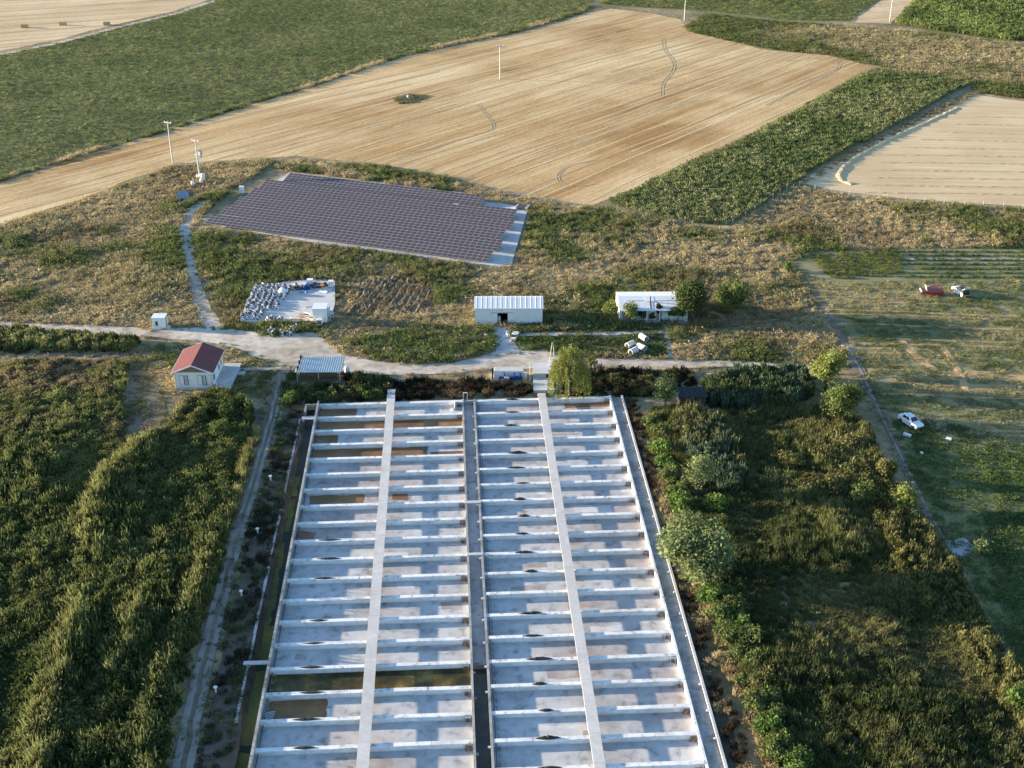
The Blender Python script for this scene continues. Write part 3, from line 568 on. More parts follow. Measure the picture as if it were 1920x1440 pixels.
# ================================================================ BUILDINGS
def excl_box(x0, x1, y0, y1, m=.3): EXCL.append([(x0 - m, y0 - m), (x1 + m, y0 - m), (x1 + m, y1 + m), (x0 - m, y1 + m)])
def bx(x0, x1, y0, y1, z0, z1, mat, name, parent, mi=0):
    mb = MB(); mb.hexa([(x0, y0, z0), (x1, y0, z0), (x1, y1, z0), (x0, y1, z0), (x0, y0, z1), (x1, y0, z1), (x1, y1, z1), (x0, y1, z1)]); return mb.build(name, mat, parent)
def slope(x0, x1, ya, za, yb, zb, th, mat, name, parent, ribs=0, axis='x', rib_h=.04, rib_w=.10, seam=None):
    """roof plane between edge (ya, za) and edge (yb, zb), spanning x0..x1 (axis 'x') or swapped (axis 'y'); ribs run down the slope"""
    T = (lambda x, y, z: (x, y, z)) if axis == 'x' else (lambda x, y, z: (y, x, z))
    mb = MB(); mb.hexa([T(x0, ya, za - th), T(x1, ya, za - th), T(x1, yb, zb - th), T(x0, yb, zb - th), T(x0, ya, za), T(x1, ya, za), T(x1, yb, zb), T(x0, yb, zb)])
    o = mb.build(name, mat, parent)
    for i in range(ribs):
        x = x0 + (x1 - x0) * (i + .5) / ribs; mr = MB()
        mr.hexa([T(x - rib_w, ya, za + .002), T(x + rib_w, ya, za + .002), T(x + rib_w, yb, zb + .002), T(x - rib_w, yb, zb + .002), T(x - rib_w * .4, ya, za + rib_h), T(x + rib_w * .4, ya, za + rib_h), T(x + rib_w * .4, yb, zb + rib_h), T(x - rib_w * .4, yb, zb + rib_h)])
        mr.build('roof_rib', seam or mat, o)
    return o
# ---- red roofed house (local frame: x across, y away)
hs = thing('house', 'small white house with dark red gable roof and concrete terrace', 'house', (-50.35, 176.5, 0))
excl_box(-53.6, -44.4, 172.2, 181.6)
X0, X1, Y0, Y1 = -2.95, 2.95, -3.9, 3.9
bx(X0 - .08, X1 + .08, Y0 - .08, Y1 + .08, -.2, .5, 'concrete', 'plinth', hs)
bx(X0, X1, Y0, Y1, .5, 3.12, 'cream', 'wall', hs)
for y, s in ((Y0, -1), (Y1, 1)):
    mb = MB(); a, b = (y, y + .2) if s < 0 else (y - .2, y)
    mb.v = [(X0, a, 3.12), (X1, a, 3.12), (0, a, 4.38), (X0, b, 3.12), (X1, b, 3.12), (0, b, 4.38)]; mb.f = [(0, 1, 2), (5, 4, 3), (0, 3, 4, 1), (1, 4, 5, 2), (2, 5, 3, 0)]; mb.m = [0] * 5; mb.build('gable', 'gable_brown', hs)
rf = None
for s in (-1, 1):
    rf = slope(Y0 - .4, Y1 + .4, s * 3.35, 3.12, 0, 4.52, .10, 'red_roof', 'roof', hs, 22, 'y', .035, .05)
for y in (Y0 - .43, Y1 + .40):
    mb = MB()
    for s in (-1, 1): mb.hexa([(s * 3.42, y, 2.95), (0, y, 4.36), (0, y + .03, 4.36), (s * 3.42, y + .03, 2.95), (s * 3.42, y, 3.17), (0, y, 4.58), (0, y + .03, 4.58), (s * 3.42, y + .03, 3.17)][::1])
    mb.build('fascia', 'white_paint', hs)
for s in (-1, 1): bx(s * 3.37 - .06, s * 3.37 + .06, Y0 - .4, Y1 + .4, 2.98, 3.1, 'white_paint', 'gutter', hs)
for cx in (-1.48, 1.40):
    w = bx(cx - .72, cx + .72, Y0 - .05, Y0 + .02, .85, 2.62, 'frame_grey', 'window', hs)
    for k in (-1, 1):
        bx(cx + k * .34 - .29, cx + k * .34 + .29, Y0 - .075, Y0 - .052, .95, 2.52, 'white_sheet' if k < 0 else 'glass_dark', 'pane', w)
        for q in (-.14, .02, .16): bx(cx + k * .34 + q - .04, cx + k * .34 + q + .04, Y0 - .09, Y0 - .077, .97, 2.5, 'white_paint', 'curtain_fold', w)
    bx(cx - .8, cx + .8, Y0 - .12, Y0 - .003, .76, .845, 'white_paint', 'window_sill', w)
d = bx(X1 - .02, X1 + .05, -1.2, -.2, .52, 2.6, 'white_paint', 'door', hs); bx(X1 + .053, X1 + .1, -1.1, -1.04, 1.5, 1.62, 'steel_dark', 'handle', d)
for y in (1.0, 2.6): w = bx(X1 - .02, X1 + .05, y - .5, y + .5, 1.1, 2.6, 'white_paint', 'window', hs); bx(X1 + .053, X1 + .06, y - .4, y + .4, 1.2, 2.5, 'glass_dark', 'pane', w)
w = bx(X1 - .02, X1 + .05, -3.3, -2.1, 1.1, 2.6, 'white_paint', 'window', hs); bx(X1 + .053, X1 + .06, -3.2, -2.2, 1.2, 2.5, 'glass_dark', 'pane', w)
for x in (X0 + .1, X1 + .02):
    mb = MB(); mb.tube((x, Y0 - .1, .5), (x, Y0 - .1, 2.98), .05, n=8); mb.build('drain_pipe', 'frame_grey', hs)
bx(X1 + .082, 5.75, Y0 - .1, Y1 + 1.0, -.2, .44, 'concrete', 'terrace', hs)
bx(5.76, 6.9, 1.2, 2.4, -.1, .2, 'concrete', 'step', hs)
tk = MB(); tk.lathe([(.28, 0), (.34, .25), (.30, .5), (.12, .55)], (3.35, -3.6, .44), 12); tag(tk.build('plant_pot', 'white_paint', None, (-50.35, 176.5, 0)), 'round white pot at the front corner of the house terrace', 'pot')
# ---- white metal shed
sh = thing('metal_shed', 'white metal shed with pitched roof and an open sliding door', 'shed', (-.55, 197.6, 0)); excl_box(-6.6, 5.5, 197.4, 202.9)
A, Bx, DY = -5.95, 5.95, 5.2
bx(A, -2.0, 0, .12, 0, 3.0, 'white_sheet', 'wall', sh); bx(-.18, Bx, 0, .12, 0, 3.0, 'white_sheet', 'wall', sh); bx(-2.0, -.18, 0, .12, 2.05, 3.0, 'white_sheet', 'wall', sh)
bx(A, Bx, DY - .12, DY, 0, 3.0, 'white_sheet', 'wall', sh)
for x in (A, Bx - .12):
    mb = MB(); mb.v = [(x, .12, 0), (x, DY - .12, 0), (x, DY - .12, 3.0), (x, DY / 2, 3.85), (x, .12, 3.0)] + [(x + .12, .12, 0), (x + .12, DY - .12, 0), (x + .12, DY - .12, 3.0), (x + .12, DY / 2, 3.85), (x + .12, .12, 3.0)]
    mb.f = [(4, 3, 2, 1, 0), (5, 6, 7, 8, 9), (0, 1, 6, 5), (1, 2, 7, 6), (2, 3, 8, 7), (3, 4, 9, 8), (4, 0, 5, 9)]; mb.m = [0] * 7; mb.build('gable_wall', 'white_sheet', sh)
for ya, yb in ((-.15, DY / 2), (DY + .15, DY / 2)): slope(A - .15, Bx + .15, ya, 3.02, yb, 3.98, .08, 'white_sheet', 'roof', sh, 14, 'x', .022, .07, 'white_paint')
bx(A - .15, Bx + .15, -.20, -.152, 2.9, 3.06, 'white_paint', 'gutter', sh)
bx(-3.0, -2.02, -.09, -.03, .05, 2.1, 'white_sheet', 'sliding_door', sh); bx(-.16, .8, -.09, -.03, .05, 2.1, 'white_sheet', 'sliding_door', sh); bx(-3.1, .9, -.11, -.02, 2.11, 2.2, 'frame_grey', 'door_rail', sh)
bx(A + .15, Bx - .15, .13, DY - .13, .0, .06, 'interior_dark', 'floor', sh); bx(-1.95, -1.45, .7, 1.3, .06, 1.1, 'white_paint', 'cabinet', sh)
mb = MB(); mb.lathe([(.16, 0), (.14, .12), (.05, .16)], (-1.2, -.12, 2.55), 10); mb.build('lamp', 'frame_grey', sh)
# ---- long white building
lb = thing('long_building', 'long low white building with patched sheet roof behind small trees', 'building', (19.0, 198.0, 0)); excl_box(18.8, 31.5, 197.6, 206.2)
LX, LD = 12.0, 8.0
bx(0, LX, 0.9, LD, 0, 2.4, 'cream', 'wall', lb)
for x in (0, LX - .15):
    mb = MB(); mb.v = [(x - .003, .0, 0), (x - .003, LD + .003, 0), (x - .003, LD + .003, 2.4), (x - .003, LD / 2, 3.25), (x - .003, .0, 2.4)]; mb.v += [(q[0] + .156, q[1], q[2]) for q in mb.v]
    mb.f = [(4, 3, 2, 1, 0), (5, 6, 7, 8, 9), (0, 1, 6, 5), (1, 2, 7, 6), (2, 3, 8, 7), (3, 4, 9, 8), (4, 0, 5, 9)]; mb.m = [0] * 7; mb.build('gable_wall', 'white_paint', lb)
for ya, yb in ((-.25, LD / 2), (LD + .25, LD / 2)): r_ = slope(-.1, LX + .1, ya, 2.42, yb, 3.36, .07, 'white_sheet', 'roof', lb, 12, 'x', .008, .04)
slope(4.6, 6.3, 2.3, 2.42 + .94 * 2.55 / 4.25 + .075, LD / 2 - .05, 3.36 + .07, .03, 'white_paint', 'roof_patch', lb)
slope(1.0, 5.6, 2.6, 2.42 + .94 * 2.85 / 4.25 + .07, LD / 2 - .1, 3.36 + .04, .012, 'white_sheet', 'roof_patch', lb)
slope(6.5, 11.5, 2.6, 2.42 + .94 * 2.85 / 4.25 + .07, LD / 2 - .1, 3.36 + .04, .012, 'white_sheet', 'roof_patch', lb)
ch = MB(); ch.tube((5.6, 2.3, 2.8), (5.6, 2.3, 4.0), .12, n=10); ch.build('stove_pipe', 'rust', lb)
slope(5.45, 5.75, .3, 2.42 + .94 * .55 / 4.25 + .062, 2.1, 2.42 + .94 * 2.35 / 4.25 + .062, .004, 'rust', 'rust_stain', lb)
for i in range(6): bx(.3 + i * 2.25, .42 + i * 2.25, .05, .17, 0, 2.34, 'white_paint', 'porch_post', lb)
for i, x in enumerate((1.4, 3.6, 9.2, 11.0)): w = bx(x - .55, x + .55, .84, .93, .9, 2.0, 'frame_grey', 'window', lb); bx(x - .45, x + .45, .82, .838, 1.0, 1.9, 'glass_dark', 'pane', w)
dd = bx(6.6, 7.6, .83, .93, .02, 2.05, 'frame_grey', 'door', lb); bx(7.42, 7.5, .78, .828, 1.0, 1.1, 'chrome', 'handle', dd)
bx(0.05, LX - .05, -.6, .895, -.1, .08, 'concrete', 'porch_floor', lb)
# ---- prefab hut
hu = thing('guard_hut', 'small white prefab hut with one dark window at the gravel road', 'hut', (-61.8, 196.5, 0)); excl_box(-63, -60.2, 195.3, 197.8)
bx(-1.1, 1.1, -.95, .95, .08, 2.1, 'white_paint', 'wall', hu); bx(-1.18, 1.18, -1.03, 1.03, 2.1, 2.26, 'white_sheet', 'roof', hu)
w = bx(-.55, -.1, -.99, -.94, .75, 1.6, 'frame_grey', 'window', hu); bx(-.5, -.15, -1.0, -.992, .8, 1.55, 'glass_dark', 'pane', w)
d = bx(1.09, 1.14, -.35, .4, .1, 1.95, 'frame_grey', 'door', hu); bx(1.142, 1.17, -.3, -.24, 1.0, 1.1, 'steel_dark', 'handle', d); bx(1.2, 1.9, -.9, -.2, 0, .5, 'concrete', 'step', hu); bx(-1.15, 1.15, -1, 1, -.1, .08, 'concrete', 'base', hu)
# ---- scrap yard slab and its cabin
YARD = [P(453, 603.5), P(591, 603), P(618, 603), (-32.3, 206), P(629, 527), P(585, 525), P(477, 535)]
mb = MB(); mb.prism(YARD, -.2, .38); tag(mb.build('yard_slab', 'slab_mat'), 'raised pale concrete slab crowded with grey equipment', 'slab'); EXCL.append(YARD)
cb = thing('cabin', 'tall windowless white cabin at the corner of the yard slab', 'cabin', (-33.85, 198.9, .38))
bx(-1.2, 1.2, -1.3, 1.3, 0, 2.5, 'white_paint', 'wall', cb); bx(-1.26, 1.26, -1.36, 1.36, 2.5, 2.62, 'white_sheet', 'roof', cb); d = bx(1.2, 1.25, -.4, .4, .05, 2.0, 'frame_grey', 'door', cb); bx(1.252, 1.28, -.3, -.24, 1, 1.1, 'steel_dark', 'handle', d)
bx(-1.2, 1.2, -1.0, 1.0, -.5, -.003, 'concrete_old', 'plinth', cb)
t = thing('air_conditioner', 'boxy white cooling unit on a stand in front of the tall cabin', 'cooling unit', (-33.9, 197.0, 0)); bx(-.5, .5, -.35, .35, .25, 1.3, 'tank_white', 'casing', t); bx(-.35, .35, -.37, -.352, .45, 1.1, 'equip_dark', 'grille', t)
for x in (-.42, .42): bx(x - .05, x + .05, -.3, .3, 0, .25, 'frame_grey', 'leg', t)
t = thing('steel_box', 'grey steel box with two lids behind the tall cabin', 'box', (-33.9, 201.9, .38)); bx(-1.1, 1.1, -.9, .9, 0, 1.0, 'galv', 'body', t); bx(-1.05, -.1, -.85, .85, 1.0, 1.06, 'tank_white', 'lid', t); bx(.1, 1.05, -.85, .85, 1.0, 1.05, 'white_sheet', 'lid', t)
def simple(name, label, cat, loc, mats, fn, rz=0.0, group=None):
    mb = MB(); fn(mb); return tag(mb.build(name, mats, None, loc, rz), label, cat, group)
def aerator(mb):
    for s in (-1, 1): mb.box((0, s * .32, .12), (.75, .16, .2), 0, 0, .85)
    mb.box((0, 0, .32), (.5, .75, .06), 0, 0); mb.tube((-.2, 0, .45), (.18, 0, .45), .14, n=8, mi=0); mb.tube((.18, -.42, .38), (.18, .42, .38), .03, n=6, mi=1)
    for s in (-.38, .38): mb.tube((.18, s - .03, .38), (.18, s + .03, .38), .26, n=8, mi=1)
    mb.box((-.12, .05, .63), (.2, .16, .14), 0, 2)
me_aer = None; ra = random.Random(8); G1 = 'equipment rows on the yard slab'; n_aer = 0
def put_aer(x, y, z, rz, lab, grp, sc=1.0):
    global me_aer
    if me_aer is None: mb = MB(); aerator(mb); me_aer = mb.mesh('aerator', ['equip_grey', 'equip_dark', 'tank_white'])
    o = ob('aerator', me_aer, None, (x, y, z), rz); o.scale = (sc,) * 3; return tag(o, lab, 'equipment', grp)
for c in range(8):
    for r in range(16):
        x = -48.0 + c * 1.02 + (r - 8) * .0; y = 199.0 + r * 1.0
        if c > 3 and (r < 3 + c - 3 or (c > 5 and r < 9)): continue
        if c == 7 and r < 13: continue
        if ra.random() < .12: continue
        lab = 'grey wheeled aerator in the packed rows along the slab edge' if c < 4 else 'grey wheeled aerator standing loosely in the middle of the slab'
        put_aer(x + ra.uniform(-.26, .26), y + ra.uniform(-.22, .22), .38, ra.uniform(-.4, .4) + (1.57 if ra.random() < .4 else 0), lab, G1 if c < 4 else 'loose equipment on the yard slab', ra.uniform(.85, 1.15))
for k, (px, py) in enumerate([(504, 622), (509, 618), (514, 622), (511, 625), (527, 623), (533, 624), (539, 625), (545, 626), (536, 620), (543, 621), (550, 622), (548, 616), (553, 615), (557, 613), (530, 627), (552, 619)]):
    x, y = P(px, py); put_aer(x, y, .064, ra.uniform(0, 6), 'pale wheeled aerator parked on the gravel below the yard slab', 'equipment parked on the gravel', 1.05)
for k, (px, py) in enumerate([(503, 598), (509, 595), (521, 599), (526, 597)]):
    x, y = P(px, py, .4); put_aer(x, y, .38, ra.uniform(0, 6), 'light aerator lying near the open front edge of the yard slab', 'equipment at the slab front')
def crate(w, d, h):
    def f(mb):
        mb.box((0, 0, h / 2 + .1), (w, d, h), 0, 0); mb.box((0, 0, .05), (w * .96, d * .96, .1), 0, 1); mb.box((0, 0, h + .13), (w * 1.03, d * 1.03, .06), 0, 0)
        for s in (-1, 1): mb.box((s * w * .25, -d / 2 - .012, h / 2 + .1), (.06, .02, h * .9), 0, 1)
    return f
def yx(px, py, z=.38): q = P(px, py, z); return (q[0], q[1], z)
simple('plastic_tank', 'bright white lumpy tank among the aerator rows', 'tank', yx(531, 549), ['tank_white'], lambda mb: (mb.lathe([(.55, 0), (.7, .3), (.68, .8), (.45, 1.1), (.15, 1.2)], (0, 0, 0), 12), mb.lathe([(.3, 0), (.36, .5), (.1, .7)], (.75, .2, 0), 10)))
simple('storage_crate', 'white box standing at the back edge of the yard slab', 'crate', yx(583, 533), ['tank_white', 'wood'], crate(1.1, 1.0, 1.1))
simple('storage_crate', 'white crate with dark front at the far corner of the slab', 'crate', yx(622, 536), ['tank_white', 'equip_dark'], crate(.9, .9, 1.1))
simple('blue_barrel', 'blue drum heap beside the white box on the yard slab', 'barrel', yx(573, 541), ['blue_paint'], lambda mb: [mb.lathe([(.28, 0), (.32, .3), (.32, .6), (.28, .9)], (x, y, 0), 12) for x, y in ((0, 0), (.7, .1), (.35, .65))])
simple('blue_tarp', 'crumpled blue tarp on the yard slab in front of the drums', 'tarp', yx(570, 546), ['blue_sheet'], lambda mb: [mb.box((i * .5 - .5, (i % 2) * .3, .08), (.7, .9, .16 + .06 * i), .3 * i, 0, .6) for i in range(3)])
simple('folded_sheet', 'white folded metal panel lying at the far right of the slab', 'panel', yx(607, 545), ['tank_white'], lambda mb: (mb.box((0, 0, .05), (1.7, .5, .08), -.5), mb.box((.1, .2, .12), (1.5, .06, .14), -.5)))
simple('scrap_heap', 'dark heap of scrap under the far edge of the slab', 'scrap', yx(597, 535), ['equip_dark', 'blue_paint', 'orange_waste'], lambda mb: [mb.box((ra.uniform(-1.8, 1.8), ra.uniform(-.7, .7), ra.uniform(.1, .5)), (ra.uniform(.3, .9), ra.uniform(.2, .7), ra.uniform(.2, .6)), ra.uniform(0, 3), i % 3 if i % 4 == 0 else 0) for i in range(22)])
simple('scrap_heap', 'dark machine parts piled behind the white tank', 'scrap', yx(553, 540), ['equip_dark', 'rust'], lambda mb: [mb.box((ra.uniform(-1.6, 1.6), ra.uniform(-.5, .5), ra.uniform(.1, .5)), (ra.uniform(.3, .8), ra.uniform(.2, .6), ra.uniform(.2, .6)), ra.uniform(0, 3), 1 if i % 5 == 0 else 0) for i in range(16)])
simple('wood_scrap', 'orange and pale broken boards beside the tall cabin', 'boards', yx(578, 592), ['orange_waste', 'wood', 'tank_white'], lambda mb: [mb.box((ra.uniform(-1.2, 1.2), ra.uniform(-1.1, 1.1), .05 + .03 * i), (ra.uniform(.8, 1.7), .22, .05), ra.uniform(-.7, .7), i % 3) for i in range(13)])
simple('glass_panel', 'pale framed panel leaning at the side of the tall cabin', 'panel', yx(580, 577), ['galv', 'tank_white'], lambda mb: (mb.box((0, 0, .3), (1.3, .7, .04), .5, 0), mb.box((0, -.38, .28), (1.35, .06, .07), .5, 1), mb.box((0, .38, .34), (1.35, .06, .07), .5, 1)))
simple('loose_board', 'long pale board lying across the open middle of the slab', 'board', yx(557, 597), ['wood', 'tank_white'], lambda mb: (mb.box((0, 0, .04), (2.6, .18, .07), -.25, 0), mb.box((-.9, .5, .04), (1.2, .2, .07), -.6, 1)))
simple('box_bracket', 'small white cupboard fixed on legs beside the cabin door', 'cupboard', (-32.0, 199.4, 0), ['galv', 'tank_white'], lambda mb: (mb.box((0, 0, 1.0), (.7, .9, .7), 0, 0), mb.box((-.25, -.3, .33), (.1, .1, .66), 0, 1), mb.box((.25, .3, .33), (.1, .1, .66), 0, 1)))
# ---- carport
cp = thing('carport', 'open carport with corrugated blue grey metal roof beside the gravel road', 'carport', (-30.8, 176.4, 0)); excl_box(-34.8, -26.9, 173.6, 179.2)
slope(-3.7, 3.7, -2.6, 2.5, 2.6, 2.72, .06, 'galv', 'roof', cp, 20, 'x', .05, .09)
for x in (-3.4, 0, 3.4):
    for y, h in ((-2.3, 2.44), (2.3, 2.62)): bx(x - .06, x + .06, y - .06, y + .06, 0, h, 'frame_grey', 'post', cp)
bx(-3.5, 2.6, .6, .8, 0, 1.2, 'wood', 'back_wall', cp); bx(-3.6, 3.6, -2.5, 2.5, -.1, .03, 'bare_soil', 'floor', cp)
for k, y in enumerate((1.9, .2, -1.6)):
    mb = MB(); zb = 2.5 + .22 * (y + 2.6) / 5.2; mb.lathe([(.12, 0), (.14, .2), (.26, .25), (.28, .45), (.2, .55)], (-3.35, y, zb), 10); mb.build('vent_cap', 'steel_dark', cp)
tank = simple('water_tank', 'small white tank beside the carport corner post', 'tank', (*P(651, 699), 0), ['tank_white', 'steel_dark'], lambda mb: (mb.lathe([(.42, .35), (.46, .5), (.46, 1.2), (.3, 1.35), (.1, 1.4)], (0, 0, 0), 14), mb.box((0, 0, .17), (.9, .9, .34), 0, 1)))
simple('tyre_heap', 'dark junk pile under the right end of the carport', 'junk', (*P(641, 700), 0), ['rubber', 'wood'], lambda mb: [mb.lathe([(.2, .0), (.33, .05), (.33, .17), (.2, .22)], (i % 3 * .55 - .5, (i // 3) * .5, .0 if i < 4 else .2), 10, 0 if i % 4 else 1) for i in range(6)])
# ---- pump station and sluice block at the head of the basin
pt = thing('pump_tank', 'low white walled concrete tank behind the blue pumps', 'tank', (-.5, 177.1, 0)); excl_box(-3.6, 2.6, 174.6, 179.4)
bx(-2.4, 2.4, -.85, -.7, 0, 1.3, 'white_sheet', 'front_wall', pt); bx(-2.4, 2.4, .7, .85, 0, 1.3, 'white_sheet', 'back_wall', pt)
for x in (-2.4, 2.25): bx(x, x + .15, -.697, .697, 0, 1.297, 'white_sheet', 'side_wall', pt)
bx(-2.3, 2.3, -.75, .75, 1.3, 1.36, 'slab_mat', 'cover', pt); bx(-2.75, -2.5, -.9, -.65, 0, 1.9, 'steel_dark', 'corner_post', pt); bx(2.45, 2.9, -1.1, -.95, 0, 1.2, 'white_paint', 'end_panel', pt)
def pump(mb):
    mb.box((0, 0, .1), (1.2, .5, .2), 0, 1); mb.tube((-.55, 0, .5), (.1, 0, .5), .22, n=12, mi=0); mb.lathe([(.1, .3), (.36, .35), (.36, .62), (.1, .68)], (.4, 0, 0), 12, 0); mb.tube((.4, 0, .6), (.4, .0, 1.15), .11, n=10, mi=0); mb.tube((.4, 0, 1.1), (.4, .7, 1.1), .11, n=10, mi=0); mb.tube((-.3, 0, .7), (-.3, 0, .85), .1, n=8, mi=0)
for (x, y, rz, lab) in ((-1.6, 175.6, .2, 'blue pump with upright pipe in front of the white tank, next to the post'), (-.1, 175.5, -.15, 'blue pump in the middle of the pump row by the concrete plinth'), (.95, 175.6, .1, 'larger blue pump nearest the white end panel')):
    simple('water_pump', lab, 'pump', (x, y, 0), ['blue_paint', 'concrete_old'], pump, rz)
simple('pump_plinth', 'square grey concrete plinth between the blue pumps', 'plinth', (-.85, 175.2, 0), ['concrete_old'], lambda mb: (mb.box((0, 0, .35), (.75, .6, .7)), mb.box((0, 0, .74), (.85, .7, .08))))
sb = thing('sluice_block', 'concrete block with shaded face at the head of the walkway by the willow', 'block', (5.0, 175.9, 0)); excl_box(3.2, 6.9, 169.5, 180.2)
bx(-1.55, 1.55, -.3, 3.6, 0, 1.2, 'concrete', 'block', sb); bx(-1.6, 1.6, -.36, 3.65, 1.2, 1.3, 'slab_mat', 'top_slab', sb); bx(-1.6, 1.7, -4.6, -.31, -.1, .5, 'slab_mat', 'landing', sb); bx(.45, 1.5, -.34, -.303, .5, 1.15, 'steel_dark', 'hatch', sb)
simple('bucket', 'dark bucket pair on the landing beside the willow', 'bucket', (6.1, 172.6, .5), ['equip_dark', 'tank_white'], lambda mb: (mb.lathe([(.18, 0), (.24, .45)], (0, 0, 0), 10, 0), mb.lathe([(.16, 0), (.2, .38)], (.5, -.25, 0), 10, 0), mb.lathe([(.12, 0), (.15, .3)], (.15, -.55, 0), 10, 1)))
def lpost(h, r):
    def f(mb): mb.tube((0, 0, 0), (0, 0, h), r, r * .8, 8, 0); mb.box((0, 0, .08), (r * 5, r * 5, .16), 0, 0); mb.tube((0, 0, h - .05), (.35, 0, h + .05), r * .6, n=6, mi=0)
    return f
simple('lamp_post', 'thin grey post standing between pump tank and sluice block', 'post', (2.9, 175.6, 0), ['pole_conc'], lpost(3.4, .06))
simple('leaning_pole', 'pale pole leaning over the sluice block near the willow', 'pole', (6.0, 178.2, 1.3), ['pole_conc'], lambda mb: (mb.tube((0, 0, 0), (.55, 1.4, 3.6), .06, .05, 8), mb.tube((.9, .2, 0), (.75, 1.6, 2.9), .05, .04, 8), mb.tube((.3, .8, 1.9), (.85, .95, 1.9), .03, n=6)))
simple('gate_stand', 'small white frame gate at the head of the centre channel', 'gate', (*B(1.2, D0 + .55), 0), ['white_paint'], lambda mb: (mb.box((-.3, 0, .75), (.08, .08, 1.5)), mb.box((.3, 0, .75), (.08, .08, 1.5)), mb.box((0, 0, 1.5), (.7, .09, .1))))
simple('fallen_panel', 'curved white panel propped at the end of the first cross wall', 'panel', (*B(-.55, D0 - 1.3), ZF), ['white_paint'], lambda mb: [mb.box((.12 * math.sin(i), -.3 * i + .6, .55), (.06, .32, 1.1), .25 * math.sin(i * 1.3)) for i in range(5)])
simple('steel_grate', 'leaning steel grate with stripes in the corner of a puddle bay', 'grate', (*B(LI + .75, D0 - SROW * 16 - 3.2), ZF), ['galv', 'steel_dark'], lambda mb: ([mb.box((0, -.5 + i * .2, .25 + .03 * i), (1.1, .1, .05), .25, 0) for i in range(6)], mb.box((-.45, 0, .18), (.06, 1.2, .3), .25, 1), mb.box((.45, 0, .18), (.06, 1.2, .3), .25, 1)))
# ---- ruined dark hut in the thicket
rh = thing('dark_hut', 'ruined dark hut with black tarp roof at the reed thicket', 'hut', (*P(1295, 757), 0), .1); excl_box(26.3, 30.5, 165.5, 170.0)
bx(-2, 2, -1.3, 1.3, 0, 1.7, 'bark', 'wall', rh); slope(-2.3, 2.3, -1.6, 1.75, 1.6, 2.0, .12, 'tarp_dark', 'roof', rh, 5, 'x', .08, .12); bx(-.4, .4, -1.34, -1.29, .1, 1.5, 'interior_dark', 'doorway', rh)
simple('concrete_beam', 'pale concrete beam lying by the road verge', 'beam', (*P(1340, 708), .05), ['concrete'], lambda mb: (mb.box((0, 0, .25), (2.6, .6, .4)), mb.box((-.9, 0, .03), (.3, .8, .16)), mb.box((.9, 0, .03), (.3, .8, .16))))
# ---- small blue shack, cabinet and tanks near the transformer pole
bs = thing('blue_shack', 'tiny shack with faded blue sheet roof near the transformer pole', 'shack', (*P(346, 374), 0), -.15); excl_box(*[P(336, 380)[0], P(357, 380)[0]], P(346, 380)[1] - .5, P(346, 360)[1])
bx(-1.0, 1.0, -.9, .9, 0, 1.5, 'galv', 'wall', bs); slope(-1.15, 1.15, -1.05, 1.55, 1.05, 2.0, .06, 'blue_sheet', 'roof', bs, 7, 'x', .04, .06); bx(-.1, .5, -.93, -.895, .05, 1.0, 'interior_dark', 'doorway', bs); bx(-1.35, -1.05, -.6, .6, 0, .7, 'brick', 'brick_stack', bs)
def vt(r, h):
    def f(mb): mb.lathe([(r * .95, 0), (r, .1), (r, h * .8), (r * .8, h * .92), (r * .25, h)], (0, 0, 0), 14); mb.tube((r * .9, 0, .2), (r * 1.25, 0, .2), .05, n=6)
    return f
for px, py, r, h, lab in ((374, 331, .45, .9, 'small white tank left of the transformer pole foot'), (383, 334, .55, 1.6, 'tallest white tank right behind the transformer pole'), (380, 341, .42, 1.1, 'white tank just below the transformer pole'), (364, 345, .42, 1.1, 'white tank standing apart toward the blue shack')):
    simple('white_tank', lab, 'tank', (*P(px, py), 0), ['tank_white'], vt(r, h))
simple('inverter_cabinet', 'white electric cabinet at the stepped edge of the solar tables', 'cabinet', (*P(456, 360), 0), ['tank_white', 'frame_grey'], lambda mb: (mb.box((0, 0, .9), (1.0, .6, 1.5), 0, 0), mb.box((0, 0, .08), (1.1, .7, .16), 0, 1), mb.box((0, 0, 1.68), (1.1, .75, .06), 0, 0), mb.box((.0, -.31, .9), (.03, .02, 1.3), 0, 1)))
simple('sack_pile', 'faded pink sacks on the grass beside the tank group', 'sacks', (*P(413, 339), 0), ['sack'], lambda mb: [mb.box((i * .55 - .6, (i % 2) * .3, .15), (.6, .4, .3), .3 * i, 0, .7) for i in range(4)])
# ---- utility poles
def pole(label, px, py, h, arm_rz, extra=False):
    t = thing('utility_pole', label, 'pole', (*P(px, py), 0))
    mb = MB(); mb.tube((0, 0, -.3), (0, 0, h), .20, .13, 10); mb.build('shaft', 'pole_conc', t)
    c, s = math.cos(arm_rz), math.sin(arm_rz); mb = MB(); mb.box((0, 0, h - .25), (2.2, .14, .16), arm_rz); arm = mb.build('crossarm', 'pole_conc', t)
    for k in (-1, 0, 1): mb = MB(); mb.lathe([(.05, 0), (.1, .06), (.05, .14), (.1, .2), (.03, .3)], (k * c, k * s, h - .17), 8); mb.build('insulator', 'white_paint', arm)
    if extra:
        mb = MB(); mb.box((0, 0, h * .62), (1.5, .12, .14), arm_rz); mb.build('crossarm', 'pole_conc', t)
        tr = MB(); tr.box((.75, -.1, h * .66), (.8, .7, 1.0), arm_rz); tr.build('transformer', 'galv', t); tr = MB()
        for k in (-.25, 0, .25): tr.lathe([(.06, 0), (.09, .1), (.04, .35)], (.75 + k, -.1, h * .66 + .5), 8)
        tr.build('bushing', 'frame_grey', t); mb = MB(); mb.box((.5, -.1, h * .58), (1.3, .9, .1), arm_rz); mb.build('platform', 'frame_grey', t)
